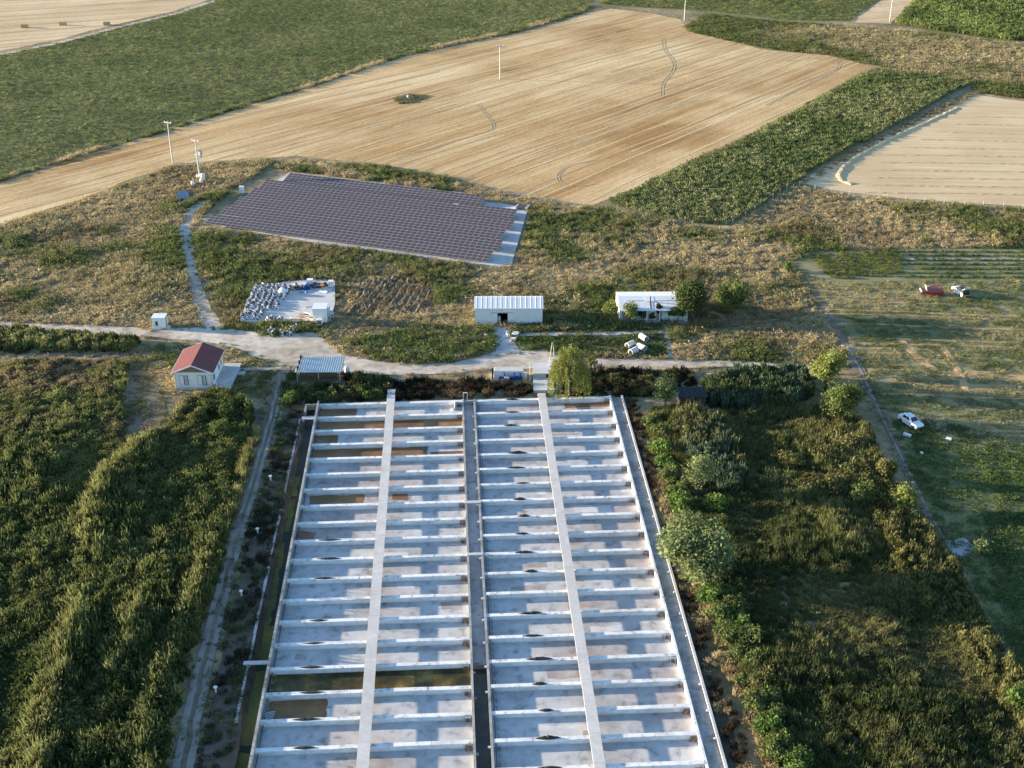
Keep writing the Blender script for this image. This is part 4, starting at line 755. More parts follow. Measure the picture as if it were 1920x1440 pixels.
pole('tall concrete utility pole at the corner where grass meets the stubble', 326.4, 302, 10.3, -.5); pole('concrete pole carrying a transformer above the white tanks', 377, 333, 9.6, -.5, True)
pole('lone utility pole standing in the middle of the stubble field', 940.7, 148, 10.2, 0.0); pole('utility pole beside the earth heap at the far grass bank', 1286.7, 40, 10.2, 0.1); pole('utility pole at the foot of the bare strip beside the maize', 1671.7, 44, 10.2, .1)
# ---- solar tables
SA, SN = Vector((.937, -.348, 0)), Vector((.348, .937, 0)); srz = math.atan2(SA.y, SA.x)
slab = [P(400, 418), P(640, 461), P(925, 498), P(959, 501), P(993, 388), P(885, 376), P(875, 362), P(545, 322), P(470, 366)]
mb = MB(); mb.prism(slab, -.3, .10); tag(mb.build('solar_slab', 'concrete'), 'wide concrete slab under the solar tables', 'slab'); EXCL.append(slab)
PW, PH, TILT = 1.245, .95, math.radians(15)
pm = MB(); pm.box((0, 0, 0), (PW - .02, PH - .02, .03), 0, 1); pm.box((0, 0, .0175), (PW - .10, PH - .10, .008), 0, 0); me_panel = pm.mesh('panel', ['panel_cell', 'panel_frame'])
org = Vector((*P(385, 416, .6), 0)); org = Vector((-65.5, 248.2, 0)); spec_t = [(0.0, 52), (-.3, 52), (-.7, 51), (-1.0, 51), (-1.5, 50), (1.2, 40)]
oth = ['front solar table with the longest row of panels, nearest the grass edge', 'second solar table counted from the grass edge at the track', 'third solar table, level with the white electric cabinet side', 'fourth solar table, behind the cabinet', 'fifth solar table, second from the field fence', 'shortest solar table at the back, stopping short of the slab corner']
for ti, (sh_, nc) in enumerate(spec_t):
    base = org + SN * (6.22 * ti) + SA * sh_
    t = thing('solar_table', oth[ti], 'solar table', base, srz, 'solar tables on the slab')
    ct, st = math.cos(TILT), math.sin(TILT); zb = .62
    for c in range(nc):
        for r in range(4):
            if ti == 4 and c == nc - 12 and r == 3: continue
            s = (r + .5) * PH; o = ob('panel', me_panel, t, ((c + .5) * PW, s * ct, zb + s * st)); o.rotation_euler = (TILT, 0, 0)
    for r in (.8, 3.0):
        mb = MB(); mb.box((nc * PW / 2, r * ct, zb + r * st - .07), (nc * PW, .08, .07)); mb.build('rail', 'galv', t)
    for c in range(0, nc + 1, 4):
        mb = MB(); x = min(c * PW + .3, nc * PW - .3)
        for r in (.8, 3.0): zz = zb + r * st - .1; mb.box((x, r * ct, (zz + .1) / 2), (.08, .08, zz - .1))
        mb.build('leg', 'galv', t)
simple('spare_panel_rack', 'small rack of leaning dark panels at the slab corner', 'rack', (*P(981, 392), .1), ['tank_white', 'panel_cell'], lambda mb: (mb.box((-1.2, 0, .35), (.15, 2.2, .7), srz, 0), mb.box((1.2, -.3, .35), (.15, 2.2, .7), srz, 0), mb.box((0, -.1, .62), (2.0, 1.6, .06), srz, 1)))
# ---- wire fences
def fence(label, px, sp=4.0, h=1.25):
    w = PP(px); t = thing('wire_fence', label, 'fence', (*w[0], 0)); o = Vector((*w[0], 0)); prev = None; me = None; k = 0
    mp_ = MB(); mp_.box((0, 0, h / 2), (.13, .13, h), 0, 0, .8); me = mp_.mesh('post', 'fence_post'); wires = MB()
    for a, b in zip(w, w[1:]):
        L = math.dist(a, b); n = max(1, round(L / sp))
        for i in range(n):
            p = Vector((a[0] + (b[0] - a[0]) * i / n + ra.uniform(-.1, .1), a[1] + (b[1] - a[1]) * i / n, 0)) - o; q = ob('post', me, t, p); q.rotation_euler = (ra.uniform(-.05, .05), ra.uniform(-.06, .06), 0); q.scale = (1, 1, ra.uniform(.9, 1.1))
            if prev is not None:
                for z_ in (.5, .95, 1.35): wires.tube(prev + Vector((0, 0, z_)), p + Vector((0, 0, z_)), .008, n=3, caps=False)
            prev = p
    wires.build('wire', 'wire', t)
fence('post and wire fence between the stubble field and the solar tables', [(560, 296), (700, 309), (840, 336), (960, 366), (1080, 388)], 4.5)
fence('post and wire fence along the lower edge of the dark crop strip', [(1130, 392), (1220, 412), (1300, 428), (1340, 434)], 4.5)
fence('post and wire fence climbing the bank beside the dark crop strip', [(1350, 436), (1400, 410), (1450, 375), (1490, 350)], 4.5)
fence('post and wire fence along the lower edge of the windrow field', [(1500, 353), (1560, 365), (1700, 381), (1920, 398), (1990, 403)], 4.5)
fence('low wire fence in front of the solar tables', [(378, 424), (560, 455), (760, 482), (935, 504)], 4.5, 1.1)
# ---- straw bales, windrows
for px, py, rz, lab in ((50, 47, .1, 'square straw bale farthest from the field track'), (122, 43, -.1, 'square straw bale between two others on the far field'), (204, 43, .25, 'square straw bale closest to the pale field track')):
    simple('straw_bale', lab, 'bale', (*P(px, py), .03), ['bale'], lambda mb: (mb.box((0, 0, .6), (2.4, 1.2, 1.15)), [mb.box((x, 0, .61), (.05, 1.23, 1.19)) for x in (-.7, 0, .7)]), rz)
def windrow(label, pts, wid, hgt, group=None, seed=0, gap=0.0, mat='straw_light'):
    w = dens_poly(pts + [pts[-1]], 1.0)[:-1] if False else None; rs = np.random.RandomState(seed); mb = MB(); prev = None; Q = []
    for a, b in zip(pts, pts[1:]):
        n = max(1, int(math.dist(a, b) / 1.1))
        for i in range(n): Q.append((a[0] + (b[0] - a[0]) * i / n, a[1] + (b[1] - a[1]) * i / n))
    Q.append(pts[-1])
    for i, p in enumerate(Q):
        q0, q1 = Q[max(0, i - 1)], Q[min(len(Q) - 1, i + 1)]; d = Vector((q1[0] - q0[0], q1[1] - q0[1])).normalized(); nn = Vector((-d.y, d.x)); k = (.55 + .8 * rs.rand()) * (.3 if i in (0, len(Q) - 1) else 1)
        if gap and rs.rand() < gap: k *= .25
        c = len(mb.v); ww = wid * .5 * (.75 + .5 * rs.rand()); o = (rs.rand() - .5) * .3
        for s, zz in ((-1, 0), (-.45, .8), (.3, 1.0), (1, 0)): mb.v.append((p[0] + nn.x * (s * ww + o), p[1] + nn.y * (s * ww + o), .03 + hgt * k * zz))
        if prev is not None:
            for j in range(3): mb.f.append((prev + j, c + j, c + j + 1, prev + j + 1)); mb.m.append(0)
        prev = c
    return tag(mb.build('straw_windrow', mat), label, 'windrow', group)
windrow('thick curved straw windrow bending at the field edge by the crop strip', PP([(1800, 206), (1740, 234), (1690, 255), (1640, 280), (1600, 303), (1582, 318), (1574, 332), (1580, 343), (1600, 350)]), 1.3, .3, seed=1, mat='stubble_right')
for k in range(11):
    y0 = 222 + 14.2 * k; x0 = 1822 - 33 * k if k < 5 else 1650 - 6 * (k - 5)
    windrow('thin straw windrow in the parallel rows of the right hand stubble field', PP([(x0, y0 + 1), ((x0 + 1990) / 2, y0 + 4 + ra.uniform(-1, 1)), (1995, y0 + 8)]), 1.0, .10, 'parallel straw windrows', 10 + k, 0, 'track_straw')
# ---- garden bits on the right
for k in range(4):
    y0 = 482 + 8 * k
    windrow('pale mulched furrow between vegetable rows behind the parked cars', PP([(1692, y0), (1990, y0 + 2)]), .5, .12, 'mulched furrows', 40 + k, .2, 'pond_bed' if k == 1 else 'dirt_track')
GF = scan(PP([(1520, 545), (1900, 580), (1990, 560), (1990, 860), (1760, 780), (1660, 750), (1600, 650)]), math.radians(-5), 2.1, 12, .2, .1)
tag(ridges(GF, .7, .10, 3, .5, .05, 9, .34).build('mown_swath', 'straw_dark'), 'faint mown hay swaths on the garden field', 'hay', kind='stuff')
windrow('straw strewn track bending through the garden field', PP([(1690, 640), (1730, 680), (1775, 715), (1830, 705), (1920, 712), (1990, 716)]), 2.2, .12, seed=60, mat='straw_dark')
windrow('straight straw line crossing the garden field', PP([(1770, 655), (1800, 700), (1815, 742)]), 1.6, .12, seed=61, mat='straw_dark')
# ---- concrete pipes
def pipe(mb, L=1.7, R=.52, r=.40, n=16):
    for a, b, ra_, rb in ((-L / 2, L / 2, R, R), (L / 2, -L / 2, r, r), (-L / 2, -L / 2, r, R), (L / 2, L / 2, R, r)):
        k = len(mb.v)
        for x, q in ((a, ra_), (b, rb)):
            for i in range(n): t_ = 2 * math.pi * i / n; mb.v.append((x, q * math.cos(t_), R + q * math.sin(t_)))
        for i in range(n): j = (i + 1) % n; mb.f.append((k + i, k + j, k + n + j, k + n + i)); mb.m.append(0)
for px, py, rz, lab in ((1207, 639, -1.05, 'concrete pipe ring lying closest to the narrow path'), (1182, 652, .75, 'concrete pipe ring with its open end facing the shed apron'), (1203, 657, -.9, 'concrete pipe ring in the middle of the group of four'), (1188, 664, .8, 'concrete pipe ring nearest the gravel road')):
    simple('concrete_pipe', lab, 'pipe', (*P(px, py), 0), ['pipe_conc'], pipe, rz)
# ---- white garden furniture by the shed apron
def rtable(mb): mb.lathe([(.62, .70), (.65, .73), (.62, .76)], (0, 0, 0), 18); mb.tube((0, 0, .0), (0, 0, .7), .06, n=8); mb.box((0, 0, .03), (.7, .1, .05)); mb.box((0, 0, .03), (.1, .7, .05))
simple('round_table', 'round white plastic table beside the concrete apron', 'table', (*P(967, 632), .05), ['tank_white'], rtable)
simple('plastic_chair', 'white plastic chair standing on the concrete apron', 'chair', (*P(953, 632), .076), ['tank_white'], lambda mb: (mb.box((0, 0, .45), (.5, .5, .05)), mb.box((0, .24, .75), (.48, .05, .6)), [mb.box((x, y, .22), (.05, .05, .44)) for x in (-.2, .2) for y in (-.2, .2)], mb.box((-.26, 0, .62), (.05, .45, .05)), mb.box((.26, 0, .62), (.05, .45, .05))), .6)
simple('low_crate', 'grey slatted crate on the apron next to the round table', 'crate', (*P(963, 640), .076), ['equip_grey', 'wood'], crate(.8, .6, .4))
simple('pale_boulder', 'pale boulder in the weeds left of the apron', 'rock', (*P(912, 631), 0), ['concrete'], lambda mb: mb.lathe([(.35, 0), (.5, .15), (.42, .4), (.15, .55)], (0, 0, 0), 7))
simple('field_marker', 'white marker box on the rough patch in the stubble field', 'marker', (*P(768, 183), .02), ['tank_white', 'bank_soil'], lambda mb: (mb.box((0, 0, .45), (.5, .5, .7), .3, 0), mb.box((0, 0, .05), (.8, .8, .1), .3, 0), mb.lathe([(1.9, 0), (1.2, .12), (.5, .2)], (-1.8, -.6, 0), 9, 1), mb.lathe([(1.4, 0), (1.0, .1), (.4, .16)], (2.2, .8, 0), 9, 1)))
for px, py, lab in ((507, 899, 'white standpipe on the ditch bank nearest the house'), (482, 998, 'white standpipe with flared top halfway along the ditch bank'), (451, 1115, 'white standpipe above the broken kerb'), (402, 1296, 'white standpipe past the ditch footbridge')):
    simple('white_standpipe', lab, 'standpipe', (*P(px, py), 0), ['tank_white'], lambda mb: mb.lathe([(.10, 0), (.10, .5), (.14, .6), (.24, .8), (.2, .84)], (0, 0, 0), 10))
for px, py, w_, d_, lab in ((1700, 822, 1.1, .5, 'pale folded sheet on the ground by the white car'), (1778, 830, .7, .5, 'small white box on the ground beside the tilled patch')):
    simple('loose_box', lab, 'box', (*P(px, py), 0), ['tank_white', 'wood'], crate(w_, d_, .25), -.7)
simple('white_bag', 'small white bag among the weeds by the track', 'bag', (*P(1727, 855), 0), ['tank_white'], lambda mb: mb.lathe([(.2, 0), (.28, .12), (.2, .3), (.06, .4)], (0, 0, 0), 9))
# ================================================================ CARS
def wheel(t, x, y):
    mb = MB(); mb.tube((x, y - .09, .29), (x, y + .09, .29), .29, n=16); w = mb.build('wheel', 'rubber', t); mb = MB(); s = 1 if y > 0 else -1; mb.tube((x, y + s * .091, .29), (x, y + s * .1, .29), .17, n=12); mb.build('rim', 'chrome', w)
def car(label, loc, rz, paint, hood='closed', tail='closed', door=False, estate=False, top=None):
    t = thing('parked_car', label, 'car', loc, rz); L, W = 4.1, 1.6; h = W / 2
    sec = [(-2.05, .42, .80, .68), (-1.98, .30, .90, .76), (-1.2, .22, .93, .80), (.7, .22, .92, .80), (1.5, .24, .88, .79), (1.97, .30, .80, .75), (2.05, .40, .70, .68)]
    mb = MB()
    for x, z0, z1, w in sec: mb.v += [(x, -w, z0), (x, w, z0), (x, w, z0 + (z1 - z0) * .7), (x, w * .93, z1), (x, -w * .93, z1), (x, -w, z0 + (z1 - z0) * .7)]
    for i in range(len(sec) - 1):
        for j in range(6): a = i * 6 + j; b = i * 6 + (j + 1) % 6; mb.f.append((a, b, b + 6, a + 6)); mb.m.append(0)
    mb.f += [tuple(range(6))[::-1], tuple(range(len(sec) * 6 - 6, len(sec) * 6))]; mb.m += [0, 0]; mb.build('body', paint, t)
    xr = -1.9 if estate else -1.35; rt = -1.55 if estate else -1.0; b8 = [(xr, -.73, .92), (.95, -.73, .92), (.95, .73, .92), (xr, .73, .92), (rt, -.60, 1.42), (.30, -.60, 1.42), (.30, .60, 1.42), (rt, .60, 1.42)]
    mb = MB(); mb.hexa(b8); mb.build('cabin', top or paint, t)
    V = [Vector(q) for q in b8]
    def pane(name, i0, i1, i2, i3, u0, u1, v0, v1):
        A, Bq, C, D = V[i0], V[i1], V[i2], V[i3]; g_ = lambda u, v: (A * (1 - u) + Bq * u) * (1 - v) + (D * (1 - u) + C * u) * v
        n = (Bq - A).cross(D - A).normalized(); q = [g_(u0, v0), g_(u1, v0), g_(u1, v1), g_(u0, v1)]; m_ = MB(); m_.hexa([p + n * .002 for p in q] + [p + n * .012 for p in q]); m_.build(name, 'glass_dark', t)
    pane('windscreen', 1, 2, 6, 5, .07, .93, .08, .92); pane('rear_window', 3, 0, 4, 7, .07, .93, .1, .9)
    for a in ((0, 1, 5, 4), (2, 3, 7, 6)):
        pane('side_window', *a, .10, .46, .14, .88); pane('side_window', *a, .51, .84, .14, .88)
    for x in (-1.25, 1.3):
        for y in (-.74, .74): wheel(t, x, y)
    for y in (-.55, .55):
        mb = MB(); mb.box((2.045, y, .62), (.03, .28, .14)); mb.build('headlight', 'lamp', t); mb = MB(); mb.box((-2.045, y, .68), (.03, .26, .14)); mb.build('tail_light', 'tail', t)
    for x in (-2.09, 2.09): mb = MB(); mb.box((x, 0, .44), (.09, 1.45, .12)); mb.build('bumper', 'steel_dark', t)
    if hood == 'open':
        mb = MB(); mb.hexa([(1.0, -.68, .93), (1.08, -.68, .93), (1.08, .68, .93), (1.0, .68, .93), (1.25, -.62, 1.75), (1.31, -.62, 1.75), (1.31, .62, 1.75), (1.25, .62, 1.75)]); mb.build('hood', 'car_white', t); mb = MB(); mb.box((1.5, 0, .905), (.8, 1.2, .05)); mb.build('engine_bay', 'interior_dark', t); mb = MB(); mb.box((2.0, 0, .76), (.16, 1.5, .2)); mb.build('front_panel', 'car_white', t)
    if tail == 'open':
        mb = MB(); mb.hexa([(-1.6, -.6, 1.42), (-1.5, -.6, 1.46), (-1.5, .6, 1.46), (-1.6, .6, 1.42), (-2.3, -.58, 1.95), (-2.25, -.58, 2.0), (-2.25, .58, 2.0), (-2.3, .58, 1.95)]); mb.build('tailgate', paint, t); mb = MB(); mb.box((-1.98, 0, .93), (.2, 1.3, .7)); mb.build('boot_opening', 'interior_dark', t)
    if door:
        for s in ((-1, 1) if door == 2 else (-1,)):
            mb = MB(); mb.hexa([(.75, s * .81, .3), (.72, s * .86, .3), (.25, s * 1.55, .3), (.28, s * 1.5, .3), (.75, s * .81, .92), (.72, s * .86, .92), (.25, s * 1.55, .92), (.28, s * 1.5, .92)]); mb.build('door', paint, t)
    return t
car('white saloon car parked in the shade beside the dirt track', (*P(1706, 800), .06), math.radians(-64), 'car_white')
car('red car with its white hood raised in the garden field', (*P(1747, 556), .05), math.radians(176), 'car_red', 'open', 'closed', False, True)
car('white car with dark roof, open tailgate and doors beside the red car', (*P(1801, 556), .05), math.radians(100), 'car_white', 'closed', 'open', 2, True, 'steel_dark')
# ================================================================ TREES AND SHRUBS
for nm, c in (('leaf_willow', (.21, .235, .07)), ('leaf_dark', (.085, .115, .042)), ('leaf_mid', (.14, .175, .06)), ('leaf_grey', (.20, .24, .105)), ('leaf_yellow', (.23, .26, .08)), ('leaf_bright', (.13, .20, .055)), ('leaf_purple', (.06, .058, .05)), ('leaf_olive', (.16, .155, .06)), ('leaf_dry', (.34, .27, .14))): leaf_mat(nm, 'SELF', c, .3)
def crown(seed, rx, rz_, zc, n, size, clus=26, mat='leaf_mid', up=.4):
    rs = np.random.RandomState(seed); d = rs.randn(clus, 3); d /= np.linalg.norm(d, axis=1)[:, None]; c = d * (rs.rand(clus, 1) ** .45) * np.array([rx * .78, rx * .78, rz_ * .78]); c[:, 2] += zc
    r = .30 + .26 * rs.rand(clus); k = rs.randint(0, clus, n); e = rs.randn(n, 3); e /= np.linalg.norm(e, axis=1)[:, None]
    p = c[k] + e * ((.45 + .6 * rs.rand(n)) * r[k])[:, None] * np.array([rx, rx, rz_ * .8]); tone = (.65 + .6 * rs.rand(clus))[k] * (.75 + .5 * rs.rand(n))
    p[:, 2] = np.maximum(p[:, 2], .15); return cards_mesh('crown', leaves(rs, p, up, size, .55), tone, mat), c
def trunk(seed, h, r, tips, stems=1):
    rs = random.Random(seed); mb = MB()
    for s in range(stems):
        a = rs.uniform(0, 6.28); b0 = Vector((math.cos(a) * r * 1.5 * (stems > 1), math.sin(a) * r * 1.5 * (stems > 1), -.2)); top = Vector((math.cos(a) * h * .12 * (stems > 1) + rs.uniform(-.2, .2), math.sin(a) * h * .12 * (stems > 1), h)); mid = (b0 + top) / 2 + Vector((rs.uniform(-.15, .15), rs.uniform(-.15, .15), 0))
        mb.tube(b0, mid, r, r * .75, 8); mb.tube(mid, top, r * .75, r * .4, 8)
        for q in tips[s::stems][:9]: st_ = mid.lerp(top, rs.uniform(.1, 1)); mb.tube(st_, Vector(q), r * .38, r * .10, 6)
    return mb.mesh('trunk', 'bark')
TREES = {}
def tree(label, name, cat, px, py, h, rad, mat, seed, n=3200, size=.42, stems=1, low=.25, group=None, z=0):
    rz_ = h * (1 - low) / 2; zc = h * low + rz_
    cm, cc = crown(seed, rad, rz_, zc, n, size, 30, mat); t = thing(name, label, cat, (*P(px, py), z), 0, group)
    ob('trunk', trunk(seed, h * (low + .25), max(.06, h * .02), cc.tolist(), stems), t); ob('crown', cm, t); return t
def willow(label, px, py, h, rad, seed):
    rs = np.random.RandomState(seed); Q = []; T = []; cc = []
    for k in range(230):
        a = rs.rand() * 6.283; r = rad * (rs.rand() ** .6); top = h * (1 - .42 * (r / rad) ** 2) - rs.rand() * 1.2; L = (1.5 + 3.6 * rs.rand()) * (.6 + .6 * r / rad); L = min(L, top - .9); m = int(L / .11); x, y = r * math.cos(a), r * math.sin(a)
        if k % 14 == 0: cc.append((x * .8, y * .8, top - .4))
        s = np.arange(m) / m; c = np.column_stack([x * (1 + .10 * np.sin(s * 2.5)) + rs.randn(m) * .09, y * (1 + .10 * np.sin(s * 2.5)) + rs.randn(m) * .09, top - s * L])
        q = leaves(rs, c, .1, .40, .34); Q.append(q); T.append((.6 + .6 * rs.rand()) * (.8 + .4 * rs.rand(m)))
    t = thing('willow_tree', label, 'tree', (*P(px, py), 0)); ob('trunk', trunk(seed, h * .6, .22, cc), t); ob('crown', cards_mesh('crown', np.concatenate(Q), np.concatenate(T), 'leaf_willow'), t)
willow('tall yellow green weeping willow hanging over the basin edge', 1067, 746, 9.2, 3.1, 3)
tree('dark dense tree covering the end of the long white building', 'broadleaf_tree', 'tree', 1297, 604, 7.6, 3.0, 'leaf_dark', 11, 5600, .45, 1, .18)
tree('round olive green tree behind the long white building', 'broadleaf_tree', 'tree', 1371, 592, 7.4, 3.2, 'leaf_mid', 12, 6000, .42, 1, .1)
tree('small pale green tree in front of the long building gable', 'small_tree', 'tree', 1183, 607, 4.2, 1.8, 'leaf_grey', 13, 2200, .34, 2, .1)
tree('narrow dark purple tree in front of the patched roof', 'small_tree', 'tree', 1235, 603, 3.6, .62, 'leaf_purple', 14, 900, .28, 1, .35)
tree('short shrub under the eave left of the purple tree', 'garden_shrub', 'shrub', 1222, 603, 1.7, .7, 'leaf_dark', 15, 500, .25, 1, .1)
tree('slim green shrub beside the small pale tree', 'garden_shrub', 'shrub', 1207, 603, 2.3, .7, 'leaf_mid', 16, 600, .26, 1, .1)
tree('low spreading dark tree at the long building doorway', 'small_tree', 'tree', 1270, 605, 3.2, 1.7, 'leaf_dark', 17, 1800, .34, 1, .3)
tree('yellowish bush at the back corner of the long building', 'garden_shrub', 'shrub', 1146, 592, 2.6, 1.5, 'leaf_yellow', 18, 1300, .32, 2, .05)
tree('tall yellow green tree at the end of the gravel road', 'poplar_tree', 'tree', 1547, 737, 8.0, 3.0, 'leaf_yellow', 19, 4800, .38, 3, .12)
tree('straw coloured tree top behind the road end tree', 'dry_tree', 'tree', 1568, 705, 5.2, 1.9, 'leaf_dry', 20, 1700, .34, 3, .2)
tree('rounded green tree below the road end at the track', 'broadleaf_tree', 'tree', 1575, 792, 6.4, 3.1, 'leaf_mid', 21, 5200, .38, 2, .08)
tree('largest grey green tree, growing against the outer basin wall', 'broadleaf_tree', 'tree', 1302, 1092, 9.8, 4.6, 'leaf_grey', 22, 13000, .46, 2, .04)
tree('thin stemmed pale willow bush above the largest tree', 'willow_bush', 'tree', 1306, 935, 6.8, 2.4, 'leaf_grey', 23, 2600, .32, 6, .3)
tree('round grey green tree beside the ruined dark hut', 'broadleaf_tree', 'tree', 1246, 768, 5.6, 1.9, 'leaf_grey', 24, 2600, .34, 2, .2)
tree('pale feathery bush by the willow on the road side', 'willow_bush', 'tree', 1108, 700, 3.6, 1.4, 'leaf_olive', 25, 900, .28, 3, .2)
tree('bright bush on the right rim of the reed bed', 'rim_bush', 'shrub', 1690, 962, 4.2, 1.9, 'leaf_yellow', 26, 2200, .36, 3, .02)
tree('olive bush on the reed bed rim above the bright one', 'rim_bush', 'shrub', 1655, 905, 3.6, 1.6, 'leaf_olive', 27, 1600, .36, 3, .02)
tree('green bush at the lower end of the right hand track', 'rim_bush', 'shrub', 1905, 1338, 3.2, 1.7, 'leaf_bright', 28, 1700, .36, 3, .02)
tree('grey green bush beside the puddle in the garden', 'rim_bush', 'shrub', 1838, 1045, 2.4, 1.2, 'leaf_grey', 29, 900, .3, 2, .02)
tree('tall shrub at the garden corner by the track fork', 'rim_bush', 'shrub', 1478, 512, 2.6, 1.0, 'leaf_bright', 30, 700, .3, 2, .05)
for k, (px, py, h, r, m) in enumerate([(372, 790, 2.8, 1.7, 'leaf_olive'), (400, 775, 3.0, 1.8, 'leaf_dark'), (428, 790, 3.2, 1.8, 'leaf_dark'), (415, 815, 2.8, 1.6, 'leaf_mid'), (440, 770, 2.6, 1.4, 'leaf_dark')]):
    tree({'leaf_olive': 'olive shrub at the edge of', 'leaf_dark': 'dark leafy shrub in', 'leaf_mid': 'mid green shrub in'}[m] + ' the clump below the red roofed house', 'thicket_shrub', 'shrub', px, py, h, r, m, 40 + k, 1900, .32, 3, .02, 'shrub clump below the house')
for k, (px, py, h, r, m) in enumerate([(545, 752, 2.0, 1.2, 'leaf_bright'), (575, 735, 1.8, 1.2, 'leaf_mid'), (600, 728, 1.6, 1.1, 'leaf_dark'), (690, 722, 1.8, 1.2, 'leaf_dark')]):
    tree({'leaf_bright': 'bright green bush at the basin corner', 'leaf_mid': 'mid green bush between carport and basin corner', 'leaf_dark': 'dark green bush between carport and basin head'}[m], 'green_bush', 'shrub', px, py, h, r, m, 50 + k, 1000, .3, 2, .02, 'bushes behind the basin')
rh_ = random.Random(9)
hedge = [(1222, 800), (1232, 838), (1242, 872), (1252, 905), (1262, 935), (1330, 1130), (1345, 1165), (1362, 1205), (1380, 1240), (1392, 1285), (1415, 1330), (1432, 1375), (1452, 1425), (1475, 1480), (1370, 1150), (1400, 1215), (1425, 1290), (1450, 1350), (1240, 815), (1275, 960), (1340, 960), (1355, 990), (1228, 820), (1236, 855), (1258, 880), (1285, 930), (1335, 1075), (1352, 1120), (1385, 1180), (1412, 1255), (1440, 1320), (1462, 1400), (1490, 1440)]
for k, (px, py) in enumerate(hedge):
    m = rh_.choice(['leaf_bright', 'leaf_mid', 'leaf_olive', 'leaf_mid']); h = rh_.uniform(1.5, 2.6)
    tree({'leaf_bright': 'bright green leafy shrub', 'leaf_mid': 'mid green leafy shrub', 'leaf_olive': 'olive brown leafy shrub'}[m] + ' in the hedge along the outer basin wall', 'hedge_shrub', 'shrub', px, py, h, h * .75, m, 60 + k, 2000, .32, 3, .02, 'hedge right of the basin')
for k, (px, py, h, m) in enumerate([(1480, 880, 2.2, 'leaf_olive'), (1545, 870, 2.4, 'leaf_olive'), (1590, 850, 2.6, 'leaf_olive'), (1560, 920, 2.2, 'leaf_olive'), (1600, 900, 2.4, 'leaf_olive'), (1620, 940, 2.4, 'leaf_mid'), (1520, 920, 2.2, 'leaf_olive')]):
    tree('olive scrub bush inside the reed bed', 'reed_bed_bush', 'shrub', px, py, h, h * 1.05, m, 90 + k, 2600, .32, 4, .02, 'bushes inside the reed bed')
# ================================================================ VEGETATION
def proj(x, y, z=0.0):
    dy = np.asarray(y); dz = np.asarray(z) - CAM_H; dep = dy * math.cos(PITCH) - dz * math.sin(PITCH); up = dy * math.sin(PITCH) + dz * math.cos(PITCH)
    return 960 + F_PX * np.asarray(x) / dep, 720 - F_PX * up / dep
def inview(x, y, m=190):
    a, b = proj(x, y); return (a > -m) & (a < 1920 + m) & (b > -m - 10) & (b < 1440 + m + 40)
BAS_X = [B(DL, W_S), B(U_R2 + .5, W_S), B(U_R2 + .5, W_N + .6), B(DL, W_N + .6)]; EXCL.append(BAS_X)
def clear(x, y):
    k = np.ones(len(x), bool)
    for q in EXCL:
        a = np.array(q); m = (x > a[:, 0].min()) & (x < a[:, 0].max()) & (y > a[:, 1].min()) & (y < a[:, 1].max())
        if m.any(): i = np.where(m)[0]; k[i[inpoly(x[i], y[i], q)]] = False
    return k
def mk(kind, n=3):
    out = []
    for s in range(n):
        rs = np.random.RandomState(100 + s)
        if kind == 'tuft': q, t = blades(rs, 62, .6, .40, 1.0, .032, .55)
        elif kind == 'reed':
            q, t = blades(rs, 44, .6, .55, 1.0, .045, .28); c = np.column_stack([rs.randn(26) * .35, rs.randn(26) * .35, .45 + .5 * rs.rand(26)])
            q2 = leaves(rs, c, .3, .42, .22); q2[:, :, 2] *= 1.0; q = np.concatenate([q, q2]); t = np.concatenate([t, .7 + .6 * rs.rand(26)])
        elif kind == 'bush':
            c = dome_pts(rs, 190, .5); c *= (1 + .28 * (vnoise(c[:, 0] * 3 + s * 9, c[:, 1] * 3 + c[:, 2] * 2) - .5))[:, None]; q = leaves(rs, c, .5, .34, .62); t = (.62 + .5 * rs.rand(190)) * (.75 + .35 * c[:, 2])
        elif kind == 'crop':
            c = np.column_stack([rs.randn(46) * .42, rs.randn(46) * .42, .25 + .75 * rs.rand(46)]); q = leaves(rs, c, .9, .5, .5); t = .65 + .7 * rs.rand(46)
        elif kind == 'low':
            c = np.column_stack([(rs.rand(60) - .5) * 2, (rs.rand(60) - .5) * 2, rs.rand(60) ** 2]); q = leaves(rs, c, .8, .34, .5); t = .65 + .7 * rs.rand(60)
            q3, t3 = blades(rs, 16, .9, .4, 1.1, .04, .5); q = np.concatenate([q, q3]); t = np.concatenate([t, t3])
        out.append(proto(kind, q, t))
    return out
PR = {k: mk(k) for k in ('tuft', 'reed', 'bush', 'crop', 'low')}
OLIVE, DKGRN, LUSH, STR, BRN, YEL, GRN = (.17, .175, .068), (.088, .112, .045), (.12, .165, .052), (.46, .375, .215), (.27, .205, .12), (.27, .26, .105), (.155, .175, .065)
BLUEG = (.09, .13, .08)
def jit(c, rs, a=.12): return c * (1 + a * rs.randn(len(c), 1)).clip(.5, 1.6)
def veg(name, label, cat, px, dens, kinds, colf, sclf, seed, keep=None, excl=True, tilt=.12, view=True):
    poly = PP(px) if px and px[0][1] > -200 and max(p[1] for p in px) > 30 and isinstance(px, list) else px
    x, y, rs = sample(poly, dens, seed)
    k = inview(x, y) if view else np.ones(len(x), bool)
    if excl: k &= clear(x, y)
    if keep is not None: k &= keep(x, y, rs)
    x, y = x[k], y[k]
    if len(x) == 0: return
    pr = [p for kk in kinds for p in PR[kk]]
    return scatter(name, label, cat, x, y, jit(colf(x, y, rs), rs), sclf(x, y, rs), pr, None, seed, tilt)
def S3(w, h): return np.column_stack([w, w, h])
sm = lambda v, a, b: np.clip((v - a) / (b - a), 0, 1)

